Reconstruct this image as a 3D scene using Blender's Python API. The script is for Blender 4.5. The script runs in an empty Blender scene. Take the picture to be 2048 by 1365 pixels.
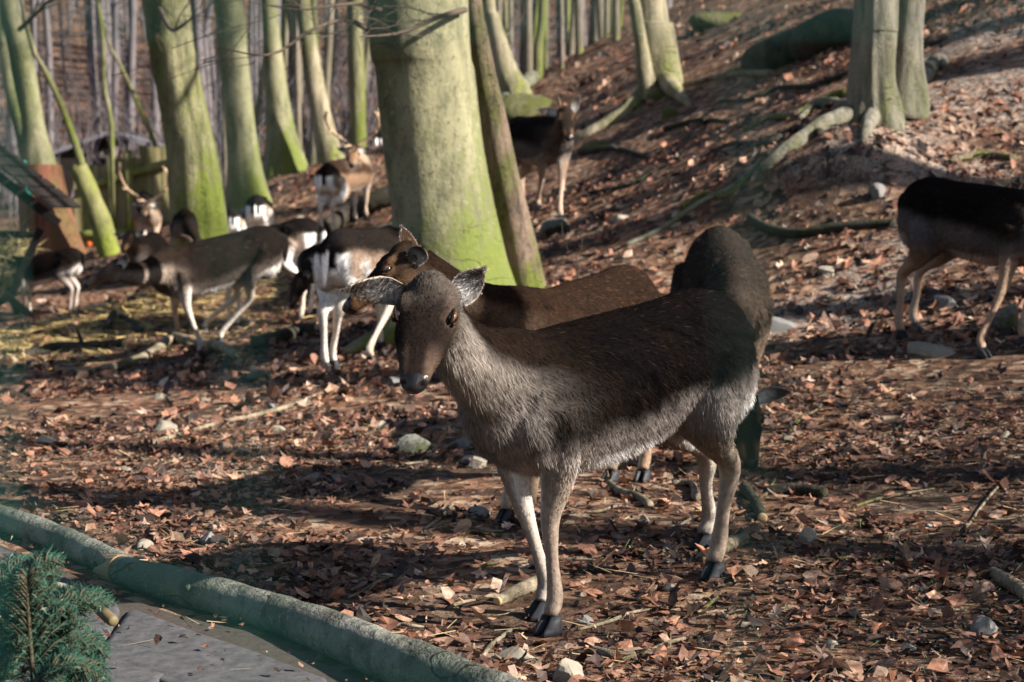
import bpy, bmesh, math, random
import numpy as np
from mathutils import Vector, Matrix
R = math.radians
random.seed(7); rng = np.random.default_rng(11)
S = bpy.context.scene
COL = S.collection

# ------------------------------------------------------------------ camera, sky, sun, exposure
CAM = np.array((0.0, 0.0, 1.13)); FPX = 3822.0; PITCH = math.atan((682.5-407.0)/FPX)
cam_d = bpy.data.cameras.new('camera'); cam = bpy.data.objects.new('camera', cam_d); COL.objects.link(cam)
cam.location = CAM; cam.rotation_euler = (math.pi/2-PITCH, 0, 0)
cam_d.sensor_width = 36.0; cam_d.lens = 36.0*FPX/2048.0; cam_d.clip_start = 0.05; cam_d.clip_end = 600
cam_d.dof.use_dof = True; cam_d.dof.focus_distance = 4.95
cam_d.dof.aperture_fstop = (cam_d.lens/1000.0)/0.0125
S.camera = cam
SUN_EL, SUN_AZ = R(30), R(68)            # azimuth measured from the camera's back towards its right
sund = Vector((math.sin(SUN_AZ)*math.cos(SUN_EL), -math.cos(SUN_AZ)*math.cos(SUN_EL), math.sin(SUN_EL)))
W = bpy.data.worlds.new('World'); S.world = W; W.use_nodes = True
nt = W.node_tree; bg = nt.nodes['Background']
sky = nt.nodes.new('ShaderNodeTexSky'); sky.sky_type = 'NISHITA'; sky.sun_disc = False
sky.sun_elevation = SUN_EL; sky.sun_rotation = math.atan2(sund.x, sund.y)
nt.links.new(sky.outputs[0], bg.inputs[0]); bg.inputs[1].default_value = 0.05
sl = bpy.data.lights.new('sun', 'SUN'); so = bpy.data.objects.new('sun', sl); COL.objects.link(so)
sl.energy = 5.0; sl.angle = R(0.6); sl.color = (1.0, 0.94, 0.85)
so.rotation_euler = (-sund).to_track_quat('-Z', 'Y').to_euler(); so.location = (8, -4, 9)
S.view_settings.view_transform = 'Standard'; S.view_settings.look = 'None'
S.view_settings.exposure = 1.52; S.view_settings.gamma = 1.0; S.view_settings.use_curve_mapping = False
S.render.engine = 'CYCLES'; S.cycles.use_denoising = True
S.cycles.max_bounces = 5; S.cycles.diffuse_bounces = 3; S.cycles.glossy_bounces = 2
S.cycles.sample_clamp_indirect = 4.0

# ------------------------------------------------------------------ helpers
def P(px, py, d):
    """world point seen at photo pixel (px,py), d metres along the horizontal view axis"""
    cx = (px-1024.0)/FPX; cy = (682.5-py)/FPX
    fy = math.cos(PITCH)+cy*math.sin(PITCH); fz = -math.sin(PITCH)+cy*math.cos(PITCH)
    return np.array((CAM[0]+cx*d/fy, CAM[1]+d, CAM[2]+fz*d/fy))

def h1(i):
    s = np.sin(i[..., 0]*127.1+i[..., 1]*311.7+i[..., 2]*74.7)*43758.5453
    return s-np.floor(s)
def vnoise(p):
    p = np.asarray(p, float); i = np.floor(p); f = p-i; f = f*f*(3-2*f); out = 0
    for dx in (0, 1):
        for dy in (0, 1):
            for dz in (0, 1):
                w = (f[..., 0] if dx else 1-f[..., 0])*(f[..., 1] if dy else 1-f[..., 1])*(f[..., 2] if dz else 1-f[..., 2])
                out = out+w*h1(i+np.array((dx, dy, dz)))
    return out*2-1
def fbm(p, o=3):
    p = np.asarray(p, float); a = 0; w = 1; t = 0
    for k in range(o):
        a = a+w*vnoise(p*(2.03**k)+k*17.3); t += w; w *= .5
    return a/t
def sst(a, b, x):
    t = np.clip((x-a)/(b-a), 0, 1); return t*t*(3-2*t)
def unit(v):
    v = np.asarray(v, float); return v/np.maximum(np.linalg.norm(v, axis=-1, keepdims=True), 1e-9)

def mesh(name, V, F, cols=None, smooth=True):
    """F: array (n,k) or list of such arrays / lists"""
    V = np.asarray(V, np.float32)
    if isinstance(F, np.ndarray): F = [F]
    groups = []
    if len(F) and isinstance(F[0], np.ndarray) and F[0].ndim == 2: groups = F
    else:
        d = {}
        for f in F: d.setdefault(len(f), []).append(f)
        groups = [np.array(v) for v in d.values()]
    loops = np.concatenate([g.ravel() for g in groups]).astype(np.int32)
    sizes = np.concatenate([np.full(len(g), g.shape[1]) for g in groups])
    starts = np.concatenate([[0], np.cumsum(sizes)[:-1]]).astype(np.int32)
    me = bpy.data.meshes.new(name)
    me.vertices.add(len(V)); me.vertices.foreach_set('co', V.ravel())
    me.loops.add(len(loops)); me.loops.foreach_set('vertex_index', loops)
    me.polygons.add(len(starts)); me.polygons.foreach_set('loop_start', starts)
    me.polygons.foreach_set('use_smooth', np.full(len(starts), smooth))
    me.update(calc_edges=True)
    if cols is not None:
        c = np.ones((len(V), 4), np.float32); c[:, :3] = cols
        a = me.attributes.new('Col', 'FLOAT_COLOR', 'POINT'); a.data.foreach_set('color', c.ravel())
    return me
def obj(name, me, mat=None, parent=None, loc=None):
    o = bpy.data.objects.new(name, me); COL.objects.link(o)
    if mat is not None and me is not None:
        if not me.materials: me.materials.append(mat)
    if parent is not None: o.parent = parent
    if loc is not None: o.location = loc
    return o
def tag(o, label=None, cat=None, group=None, kind=None):
    if label: o['label'] = label
    if cat: o['category'] = cat
    if group: o['group'] = group
    if kind: o['kind'] = kind
    return o
def empty(name, loc=(0, 0, 0), rz=0.0, sc=1.0):
    o = bpy.data.objects.new(name, None); COL.objects.link(o); o.empty_display_size = .1
    o.location = loc; o.rotation_euler = (0, 0, rz); o.scale = (sc, sc, sc); return o

def loft(rings, cap=True, closed=True):
    rings = np.asarray(rings, float); n, k, _ = rings.shape
    V = rings.reshape(-1, 3); a = np.arange(n-1)[:, None]*k; j = np.arange(k)[None, :]; j2 = (j+1) % k
    F = np.stack([a+j, a+j2, a+k+j2, a+k+j], -1).reshape(-1, 4)
    Fs = [F]
    if cap:
        V = np.vstack([V, rings[0].mean(0), rings[-1].mean(0)]); c0 = n*k; c1 = c0+1; jj = np.arange(k); jn = (jj+1) % k
        Fs.append(np.stack([np.full(k, c0), jn, jj], -1)); b = (n-1)*k
        Fs.append(np.stack([np.full(k, c1), b+jj, b+jn], -1))
    return V, Fs
def merge(parts):
    Vs, d, off = [], {}, 0; 
    for V, Fs in parts:
        Vs.append(V)
        for F in Fs: d.setdefault(F.shape[1], []).append(F+off)
        off += len(V)
    return np.vstack(Vs), [np.vstack(v) for v in d.values()]
def catmull(pts, n):
    """smooth resample of an (m,c) array to n rows"""
    p = np.asarray(pts, float); m = len(p)
    if m == 2: return p[0]+(p[1]-p[0])*np.linspace(0, 1, n)[:, None]
    q = np.vstack([2*p[0]-p[1], p, 2*p[-1]-p[-2]])
    t = np.linspace(0, m-1-1e-6, n); i = t.astype(int); f = (t-i)[:, None]
    a, b, c, d = q[i], q[i+1], q[i+2], q[i+3]
    return .5*((2*b)+(-a+c)*f+(2*a-5*b+4*c-d)*f*f+(-a+3*b-3*c+d)*f**3)
def tube(path, rad, k=12, up=(0, 0, 1), n=None, cap=True, lump=0.0, seed=0):
    """path (m,3); rad (m,) or (m,2) = (side, normal). returns V,Fs"""
    path = np.asarray(path, float); rad = np.asarray(rad, float)
    if rad.ndim == 1: rad = np.stack([rad, rad], -1)
    if n:
        q = catmull(np.hstack([path, rad]), n); path, rad = q[:, :3], np.maximum(q[:, 3:], 1e-4)
    T = unit(np.gradient(path, axis=0)); up = np.asarray(up, float)
    rings = []; th = np.linspace(0, 2*math.pi, k, endpoint=False)
    s0 = None
    for i in range(len(path)):
        if s0 is None:
            s = np.cross(T[i], up)
            if np.linalg.norm(s) < 1e-3: s = np.cross(T[i], (1, 0, 0))
        else: s = s0-T[i]*np.dot(s0, T[i])
        s = unit(s); s0 = s; nn = np.cross(s, T[i])
        r = path[i]+s*(rad[i, 0]*np.cos(th))[:, None]+nn*(rad[i, 1]*np.sin(th))[:, None]
        rings.append(r)
    rings = np.array(rings)
    if lump:
        c = path[:, None, :]; d = rings-c
        nz = fbm(rings*4.0/max(.05, rad.max()*6)+seed*9.1, 3)
        rings = c+d*(1+lump*nz)[..., None]
    return loft(rings, cap)
def ellipsoid(c, r, M=None, nu=10, nv=7):
    th = np.linspace(0, 2*math.pi, nu, endpoint=False); ph = np.linspace(.12, math.pi-.12, nv)
    rings = np.array([[(math.cos(t)*math.sin(p)*r[0], math.sin(t)*math.sin(p)*r[1], -math.cos(p)*r[2]) for t in th] for p in ph])
    if M is not None: rings = rings@np.asarray(M).T
    return loft(rings+np.asarray(c))
def box(x0, x1, y0, y1, z0, z1):
    V = np.array([(x, y, z) for z in (z0, z1) for y in (y0, y1) for x in (x0, x1)], float)
    F = np.array([(0, 2, 3, 1), (4, 5, 7, 6), (0, 1, 5, 4), (2, 6, 7, 3), (0, 4, 6, 2), (1, 3, 7, 5)])
    return V, [F]

# ------------------------------------------------------------------ materials
def newmat(name):
    m = bpy.data.materials.new(name); m.use_nodes = True; return m, m.node_tree.nodes, m.node_tree.links, m.node_tree.nodes['Principled BSDF']
def ramp(N, L, fac, stops):
    r = N.new('ShaderNodeValToRGB'); e = r.color_ramp.elements
    while len(e) < len(stops): e.new(.5)
    for k, (p, c) in enumerate(stops): e[k].position = p; e[k].color = (*c, 1)
    L.new(fac, r.inputs[0]); return r.outputs[0]
def noise(N, L, vec, scale, detail=4, rough=.55):
    n = N.new('ShaderNodeTexNoise'); n.inputs['Scale'].default_value = scale; n.inputs['Detail'].default_value = detail
    n.inputs['Roughness'].default_value = rough
    if vec is not None: L.new(vec, n.inputs['Vector'])
    return n.outputs['Fac']
def mixc(N, L, fac, a, b):
    m = N.new('ShaderNodeMix'); m.data_type = 'RGBA'
    for s, v in ((m.inputs[0], fac), (m.inputs[6], a), (m.inputs[7], b)):
        if hasattr(v, 'links'): L.new(v, s)
        elif isinstance(v, (int, float)): s.default_value = v
        else: s.default_value = (*v, 1)
    return m.outputs[2]
def math_(N, L, op, a, b=None, clamp=False):
    m = N.new('ShaderNodeMath'); m.operation = op; m.use_clamp = clamp
    for s, v in ((m.inputs[0], a), (m.inputs[1], b)):
        if v is None: continue
        if hasattr(v, 'links'): L.new(v, s)
        else: s.default_value = v
    return m.outputs[0]
def maprange(N, L, v, a, b, c=0.0, d=1.0):
    m = N.new('ShaderNodeMapRange'); L.new(v, m.inputs[0])
    for k, x in enumerate((a, b, c, d)): m.inputs[k+1].default_value = x
    return m.outputs[0]
def bump(N, L, bs, h, strength=.5, dist=.01):
    b = N.new('ShaderNodeBump'); b.inputs['Strength'].default_value = strength; b.inputs['Distance'].default_value = dist
    L.new(h, b.inputs['Height']); L.new(b.outputs[0], bs.inputs['Normal'])
def objcoord(N, L, sc=(1, 1, 1)):
    t = N.new('ShaderNodeTexCoord'); m = N.new('ShaderNodeMapping'); m.inputs['Scale'].default_value = sc
    L.new(t.outputs['Object'], m.inputs[0]); return m.outputs[0]
def attrcol(N, name='Col'):
    a = N.new('ShaderNodeAttribute'); a.attribute_name = name; return a.outputs['Color']

def mat_vcol(name, rough=.7, spec=.25, nscale=0, sheen=0, transl=False):
    m, N, L, b = newmat(name); c = attrcol(N)
    if nscale:
        n = noise(N, L, objcoord(N, L), nscale, 3); f = maprange(N, L, n, .3, .7, .75, 1.25)
        mm = N.new('ShaderNodeVectorMath'); mm.operation = 'SCALE'; L.new(c, mm.inputs[0]); L.new(f, mm.inputs[3]); c = mm.outputs[0]
        bump(N, L, b, n, .5, .004)
    L.new(c, b.inputs['Base Color']); b.inputs['Roughness'].default_value = rough; b.inputs['Specular IOR Level'].default_value = spec
    if sheen: b.inputs['Sheen Weight'].default_value = sheen; b.inputs['Sheen Roughness'].default_value = .4
    return m
def mat_plain(name, col, rough=.6, spec=.4, coat=0.0, nscale=30.0, var=.25, bumpd=.002):
    m, N, L, b = newmat(name)
    n = noise(N, L, objcoord(N, L), nscale, 4)
    c = mixc(N, L, n, tuple(x*(1-var) for x in col), tuple(min(1, x*(1+var)) for x in col))
    L.new(c, b.inputs['Base Color']); b.inputs['Roughness'].default_value = rough; b.inputs['Specular IOR Level'].default_value = spec
    b.inputs['Coat Weight'].default_value = coat; b.inputs['Coat Roughness'].default_value = .08
    if bumpd: bump(N, L, b, n, .4, bumpd)
    return m
def mat_bark(name, bark, dark, moss, moss_amt=.5, moss_h=2.0, stretch=.25, sc=9.0, rough_d=.012, moss_side=None):
    """grey bark with lichen flecks; green algae and moss, thickest low down and on the side it prefers"""
    m, N, L, b = newmat(name)
    v = objcoord(N, L, (1, 1, stretch)); n1 = noise(N, L, v, sc, 6, .65); n2 = noise(N, L, v, sc*.3, 4); n3 = noise(N, L, objcoord(N, L), sc*5, 4, .7)
    c = ramp(N, L, n1, [(.30, dark), (.48, bark), (.68, tuple(x*1.25 for x in bark))])
    c = mixc(N, L, math_(N, L, 'MULTIPLY', maprange(N, L, n2, .42, .62), .75), c, tuple(.35*x+.3*y for x, y in zip(moss, dark)))
    c = mixc(N, L, maprange(N, L, n3, .56, .68), c, tuple(x*.38 for x in bark)); c = mixc(N, L, maprange(N, L, n3, .40, .32), c, tuple(min(1, x*1.35) for x in bark))
    n4 = noise(N, L, objcoord(N, L, (1, 1, 2.2)), sc*.55, 2, .4); ln_ = math_(N, L, 'ABSOLUTE', math_(N, L, 'SUBTRACT', n4, .47)); crack = math_(N, L, 'MULTIPLY', maprange(N, L, ln_, .012, .003), maprange(N, L, n2, .50, .62))
    c = mixc(N, L, crack, c, tuple(x*.5 for x in dark))
    t = N.new('ShaderNodeTexCoord'); s = N.new('ShaderNodeSeparateXYZ'); L.new(t.outputs['Object'], s.inputs[0])
    low = maprange(N, L, s.outputs['Z'], 0.0, moss_h, .22, -.10)
    mm = math_(N, L, 'ADD', n2, low)
    if moss_side is not None:
        g = N.new('ShaderNodeNewGeometry'); d = N.new('ShaderNodeVectorMath'); d.operation = 'DOT_PRODUCT'
        L.new(g.outputs['Normal'], d.inputs[0]); d.inputs[1].default_value = moss_side
        mm = math_(N, L, 'ADD', mm, math_(N, L, 'MULTIPLY', d.outputs['Value'], .16))
    mm = math_(N, L, 'ADD', mm, math_(N, L, 'MULTIPLY', math_(N, L, 'SUBTRACT', n3, .5), .55)); mm = math_(N, L, 'ADD', mm, math_(N, L, 'MULTIPLY', math_(N, L, 'SUBTRACT', n1, .5), .3))
    n5 = noise(N, L, objcoord(N, L, (1, 1, .7)), sc*1.7, 3, .6); mm = math_(N, L, 'ADD', mm, math_(N, L, 'MULTIPLY', math_(N, L, 'SUBTRACT', n5, .5), .6))
    n6 = noise(N, L, objcoord(N, L, (1, 1, .10)), sc*1.3, 3, .55); c = mixc(N, L, math_(N, L, 'MULTIPLY', maprange(N, L, n6, .56, .70), .7), c, tuple(x*.8 for x in dark))
    f = maprange(N, L, mm, .90-moss_amt*.5, 1.16-moss_amt*.5)
    mc = mixc(N, L, n3, tuple(x*.55 for x in moss), tuple(x*1.35 for x in moss))
    c = mixc(N, L, f, c, mc)
    L.new(c, b.inputs['Base Color']); b.inputs['Roughness'].default_value = .85; b.inputs['Specular IOR Level'].default_value = .2
    bump(N, L, b, math_(N, L, 'SUBTRACT', math_(N, L, 'ADD', n1, math_(N, L, 'MULTIPLY', n3, .6)), math_(N, L, 'MULTIPLY', crack, .6)), .9, rough_d*1.8)
    return m

M = {}
M['beech'] = mat_bark('beech_bark', (.19, .178, .105), (.065, .068, .04), (.115, .138, .03), .58, 2.6, .45, 6, .008, (.6, -.3, 0))
M['beech_mossy'] = mat_bark('mossy_bark', (.20, .185, .105), (.06, .062, .03), (.125, .15, .025), .74, 3.2, .22, 9, .03, (.6, -.3, 0))
M['dark_bark'] = mat_bark('rough_dark_bark', (.19, .135, .10), (.045, .036, .026), (.13, .15, .03), .62, 1.6, .5, 16, .02)
M['pale_bark'] = mat_bark('pale_bark', (.27, .23, .155), (.09, .08, .05), (.16, .18, .04), .35, 1.2, .3, 8, .015)
M['grey_bark'] = mat_bark('flaking_grey_bark', (.24, .22, .17), (.06, .055, .045), (.15, .17, .04), .3, .8, .25, 14, .03)
M['far_bark'] = mat_bark('far_bark', (.17, .14, .11), (.09, .07, .055), (.17, .18, .05), .35, 2.0, .3, 6, .01)
M['log_dark'] = mat_bark('dark_log_bark', (.05, .042, .035), (.015, .013, .011), (.08, .09, .03), .05, .4, 1, 12, .02)
M['log_green'] = mat_bark('green_log_bark', (.20, .19, .15), (.06, .06, .045), (.14, .15, .05), .30, .3, 1, 9, .01)
M['log_rail'] = mat_bark('smooth_grey_log_bark', (.185, .18, .15), (.045, .042, .036), (.10, .13, .09), .30, .3, 1, 7, .02)
M['branch'] = mat_bark('weathered_branch', (.25, .20, .145), (.09, .07, .05), (.14, .15, .05), -.1, .3, 1, 25, .006)
M['twig'] = mat_plain('twig_bark', (.085, .06, .045), .8, .2)
M['cut'] = mat_plain('cut_wood', (.50, .34, .18), .75, .2, nscale=60)
M['rock'] = mat_plain('pale_rock', (.235, .205, .16), .85, .2, nscale=14, var=.5, bumpd=.012)
M['rock_grey'] = mat_plain('grey_rock', (.15, .145, .138), .85, .2, nscale=16, var=.5, bumpd=.012)
M['rock_moss'] = mat_bark('mossy_rock', (.16, .152, .132), (.07, .07, .06), (.055, .065, .025), .45, .25, 1, 10, .012)
M['fur'] = mat_vcol('deer_hair', .75, .015, 0, .0)
M['skin'] = mat_vcol('deer_coat', .85, .02, 70, .0)
M['hoof'] = mat_plain('hoof_horn', (.020, .021, .026), .58, .25, .0, 40)
M['nose'] = mat_plain('wet_nose', (.007, .006, .007), .34, .4, .08, 160, .4, .002)
M['horn'] = mat_plain('antler', (.36, .25, .16), .6, .3, nscale=25)
def mat_eye():
    m, N, L, b = newmat('deer_eye'); c = attrcol(N); L.new(c, b.inputs['Base Color'])
    b.inputs['Roughness'].default_value = .12; b.inputs['Coat Weight'].default_value = 1.0; b.inputs['Coat Roughness'].default_value = .03; return m
M['eye'] = mat_eye()
# ------------------------------------------------------------------ ground height
CP = []      # control points x,y,z
for a in [(1090, 1275, 5.0), (1425, 1165, 5.5), (1405, 1105, 5.68), (1015, 1045, 6.4), (1222, 962, 7.05), (650, 745, 11.0), (740, 728, 11.3),
          (395, 718, 13.3), (440, 690, 13.9), (480, 662, 15.0), (590, 640, 15.4), (120, 634, 19.0), (320, 545, 28.0), (640, 487, 21.5), (690, 466, 22.0),
          (770, 374, 29.5), (1120, 447, 15.0), (1075, 428, 15.3), (1800, 682, 9.5), (1965, 717, 9.0), (1505, 962, 7.3), (1430, 830, 8.3),
          (1310, 185, 20.0), (1740, 215, 13.0), (2048, 5, 16.5), (1500, 0, 30.0), (1210, 75, 34.0), (1005, 185, 26.0), (570, 342, 30.0), (650, 330, 28.5),
          (500, 425, 24.0), (400, 560, 17.0), (240, 480, 31.0), (150, 522, 24.0), (100, 660, 17.0), (0, 1010, 6.6), (430, 1180, 5.4), (900, 1365, 4.45),
          (2048, 1365, 4.35), (1650, 1080, 6.1), (2040, 900, 7.3), (905, 640, 12.0), (1100, 560, 12.6), (1500, 480, 12.5), (1850, 330, 13.0), (1250, 330, 17.5),
          (0, 820, 10.0), (700, 900, 8.4), (300, 860, 9.2)]:
    CP.append(P(*a))
CP += [np.array(p, float) for p in [(-6, 3, -.08), (-3, 2, -.05), (3, 1, .1), (6, 2, .45), (9, 6, 1.3), (12, 0, 1.2), (20, -4, 1.5), (8, 14, 3.3), (14, 20, 5.4), (24, 34, 8.5), (12, 36, 6.6),
       (-10, 6, -.1), (-10, 14, -.1), (-16, 20, .0), (-12, 30, .5), (0, -8, -.1), (-20, -6, -.3), (20, 12, 3.3), (30, 10, 3.5), (-20, 36, .8), (-6, 40, 1.4), (3, 42, 4.2), (-2, 34, 2.0)]]
CP = np.array(CP)
def tps(r2): return np.where(r2 > 1e-9, r2*np.log(np.maximum(r2, 1e-9)), 0)
_A = CP[:, :2]; _n = len(_A); _K = tps(((_A[:, None]-_A[None])**2).sum(-1))+np.eye(_n)*.4
_Pm = np.hstack([np.ones((_n, 1)), _A]); _MM = np.zeros((_n+3, _n+3)); _MM[:_n, :_n] = _K; _MM[:_n, _n:] = _Pm; _MM[_n:, :_n] = _Pm.T
_w = np.linalg.solve(_MM, np.concatenate([CP[:, 2], np.zeros(3)]))
def gsmooth(x, y):
    x = np.atleast_1d(np.asarray(x, float)); y = np.atleast_1d(np.asarray(y, float)); sh = x.shape; q = np.stack([x.ravel(), y.ravel()], -1)
    # far terrain: the near fit is faded into a broad wooded valley side
    qc = np.stack([np.clip(q[:, 0], -24, 26), np.clip(q[:, 1], -8, 44)], -1)
    out = np.empty(len(q))
    for s in range(0, len(q), 20000):
        c = qc[s:s+20000]; k = tps(((c[:, None]-_A[None])**2).sum(-1)); out[s:s+20000] = k@_w[:_n]+_w[_n]+c@_w[_n+1:]
    d = np.hypot(q[:, 0]-qc[:, 0], q[:, 1]-qc[:, 1])
    yy = np.maximum(q[:, 1]-44, 0)
    side = sst(-20, -4, q[:, 0]*44/np.maximum(q[:, 1], 44)+8)          # hill higher on the left, a saddle in the middle
    far = sst(5, 70, yy)*(26-11*side)
    return (out+far).reshape(sh)
def gz(x, y):
    x = np.atleast_1d(np.asarray(x, float)); y = np.atleast_1d(np.asarray(y, float))
    z = gsmooth(x, y); d = np.hypot(x, y)
    p = np.stack([x, y, np.zeros_like(x)], -1)
    amp = .6+.8*sst(8, 16, d)
    near = 1-sst(24, 60, d)
    return z+near*amp*(.035*fbm(p*1.3, 3)+.012*fbm(p*6+5, 2))
def g1(x, y): return float(gz(x, y)[0])
def onground(px, py, d0=None, dz=0.0):
    """ground point under a photo pixel: march the view ray until it meets the terrain"""
    ds = np.concatenate([np.linspace(3.2, 14, 700), np.linspace(14.02, 70, 1200)])
    if d0: ds = np.linspace(d0*.7, d0*1.4, 500)
    p = np.array([P(px, py, d) for d in ds]); f = p[:, 2]-gz(p[:, 0], p[:, 1])
    i = np.argmax(f < 0) if (f < 0).any() else int(np.argmin(np.abs(f)))
    q = p[i].copy(); q[2] = g1(q[0], q[1])+dz; return q

xs = np.concatenate([-np.geomspace(160, 8.2, 34), np.arange(-8, -3.5, .25), np.arange(-3.5, 4.6, .075), np.arange(4.6, 9, .25), np.geomspace(9.2, 160, 34)])
ys = np.concatenate([np.linspace(-25, 1.5, 14), np.arange(2.0, 3.4, .15), np.arange(3.4, 13, .075), np.arange(13, 26, .2), np.arange(26, 44, .6), np.geomspace(44.5, 230, 36)])
GX, GY = np.meshgrid(xs, ys); GZ = gz(GX, GY)
V = np.stack([GX, GY, GZ], -1).reshape(-1, 3); nx = len(xs); ny = len(ys)
a = (np.arange(ny-1)[:, None]*nx+np.arange(nx-1)[None]).reshape(-1)
def mat_ground():
    m, N, L, b = newmat('leaf_litter_soil'); v = objcoord(N, L)
    n1 = noise(N, L, v, 1.1, 5); n2 = noise(N, L, v, 22, 6, .7); n3 = noise(N, L, v, 75, 4, .7)
    vo = N.new('ShaderNodeTexVoronoi'); vo.inputs['Scale'].default_value = 17; L.new(v, vo.inputs['Vector'])
    soil = ramp(N, L, n2, [(.32, (.014, .010, .008)), (.52, (.045, .030, .021)), (.74, (.14, .095, .062))])
    s = N.new('ShaderNodeSeparateColor'); L.new(vo.outputs['Color'], s.inputs[0])
    leafc = ramp(N, L, s.outputs[0], [(0, (.035, .022, .016)), (.3, (.10, .052, .032)), (.6, (.19, .095, .055)), (.85, (.27, .16, .10)), (1, (.36, .27, .19))])
    cov = maprange(N, L, math_(N, L, 'ADD', n1, math_(N, L, 'MULTIPLY', n3, .5)), .55, .8)
    c = mixc(N, L, cov, soil, leafc)
    # pale dry sand and gravel showing on the bank to the right
    at = N.new('ShaderNodeAttribute'); at.attribute_name = 'sand'; sand = maprange(N, L, math_(N, L, 'ADD', at.outputs['Fac'], math_(N, L, 'MULTIPLY', math_(N, L, 'SUBTRACT', noise(N, L, v, 3.5, 5), .5), .9)), .35, .75)
    c = mixc(N, L, math_(N, L, 'MULTIPLY', sand, maprange(N, L, n3, .46, .60)), c, (.36, .32, .28))
    L.new(c, b.inputs['Base Color']); b.inputs['Roughness'].default_value = .9; b.inputs['Specular IOR Level'].default_value = .15
    hh = math_(N, L, 'ADD', n2, math_(N, L, 'MULTIPLY', vo.outputs['Distance'], .6)); bump(N, L, b, hh, .9, .03)
    return m
M['ground'] = mat_ground()
ground = tag(obj('ground', mesh('ground', V, np.stack([a, a+1, a+nx+1, a+nx], -1)), M['ground']), 'sloping woodland floor of bare soil and fallen brown leaves', None, None, 'structure')

SANDS = [(onground(px, py), r) for px, py, r in [(1600, 640, .55), (1700, 600, .5), (1760, 540, .45), (1900, 480, .5), (1800, 290, .8), (1950, 190, .9), (2030, 40, 1.0), (1740, 215, .4), (1850, 690, .25), (420, 940, .35), (520, 400, .8)]]
def sandy(x, y):
    s = np.zeros(np.shape(x))
    for p, r in SANDS: s = np.maximum(s, np.exp(-((x-p[0])**2+(y-p[1])**2)/(r*r)))
    return s
sa = ground.data.attributes.new('sand', 'FLOAT', 'POINT'); sa.data.foreach_set('value', sandy(V[:, 0], V[:, 1]).astype(np.float32))
# ------------------------------------------------------------------ deer
BODY = np.array([  # x, z centre, half height, half width
    (-.515, .665, .030, .022), (-.495, .660, .085, .060), (-.455, .652, .128, .098), (-.39, .645, .160, .126), (-.30, .630, .180, .141), (-.18, .606, .184, .148),
    (-.05, .587, .192, .159), (.08, .574, .193, .157), (.20, .568, .187, .142), (.29, .577, .168, .124), (.36, .588, .142, .100), (.415, .602, .098, .070), (.445, .612, .045, .03)])
HEAD = np.array([  # along, half width, top, bottom
    (-.045, .020, .012, -.018), (-.03, .044, .036, -.045), (0.0, .058, .050, -.064), (.035, .065, .055, -.074), (.07, .068, .052, -.076), (.10, .061, .044, -.070),
    (.13, .0600, .035, -.060), (.165, .0485, .027, -.050), (.20, .0395, .020, -.044), (.226, .0340, .016, -.041), (.244, .0285, .007, -.033), (.256, .016, -.004, -.022)])
COATS = {
 'dark':  dict(back=(.0028, .0020, .0017), rust=(.0085, .0047, .0029), flank=(.150, .128, .118), belly=(.80, .77, .75), leg=(.215, .165, .130), neckf=(.190, .162, .140), nape=(.0105, .0066, .0049), face=(.0112, .0076, .0062), crown=(.0125, .0070, .0047), muzzle=(.062, .041, .030), edge=-.36, rump=0),
 'walk':  dict(back=(.0085, .0062, .0052), rust=(.022, .0130, .0085), flank=(.062, .047, .040), belly=(.66, .62, .58), leg=(.42, .35, .30), neckf=(.22, .17, .135), nape=(.018, .012, .009), face=(.075, .050, .038), crown=(.03, .019, .014), muzzle=(.20, .13, .09), edge=-.42, rump=0),
 'brown': dict(back=(.0150, .0090, .0062), rust=(.034, .0165, .0090), flank=(.060, .038, .0265), belly=(.45, .40, .35), leg=(.24, .165, .115), neckf=(.075, .050, .035), nape=(.0125, .0072, .0050), face=(.0145, .0085, .0060), crown=(.0150, .0083, .0050), muzzle=(.115, .062, .034), edge=-.55, rump=0),
 'shade': dict(back=(.0060, .0046, .004), rust=(.014, .009, .0065), flank=(.085, .071, .068), belly=(.36, .30, .26), leg=(.30, .205, .145), neckf=(.085, .06, .045), nape=(.013, .009, .007), face=(.025, .018, .014), crown=(.02, .013, .009), muzzle=(.16, .09, .05), edge=-.10, rump=0),
 'graze': dict(back=(.020, .0155, .0130), rust=(.028, .019, .0135), flank=(.045, .033, .025), belly=(.36, .30, .26), leg=(.12, .085, .06), neckf=(.03, .02, .015), nape=(.010, .0065, .005), face=(.015, .011, .008), crown=(.015, .010, .007), muzzle=(.12, .07, .04), edge=-.35, rump=0),
 'pied':  dict(back=(.010, .008, .007), rust=(.022, .013, .010), flank=(.19, .135, .100), belly=(.66, .62, .58), leg=(.42, .31, .225), neckf=(.30, .24, .19), nape=(.020, .013, .010), face=(.05, .033, .025), crown=(.03, .018, .012), muzzle=(.24, .15, .09), edge=.18, rump=1),
 'buck':  dict(back=(.024, .014, .010), rust=(.06, .033, .020), flank=(.20, .125, .080), belly=(.62, .56, .5), leg=(.42, .29, .19), neckf=(.34, .25, .18), nape=(.012, .008, .006), face=(.20, .115, .065), crown=(.21, .115, .06), muzzle=(.30, .21, .15), edge=.12, rump=1),
}
def seg_dist(Pn, a, b):
    ab = b-a; t = np.clip(((Pn-a)@ab)/max(ab@ab, 1e-9), 0, 1); q = a+t[:, None]*ab
    return np.linalg.norm(Pn-q, axis=1), t

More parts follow.
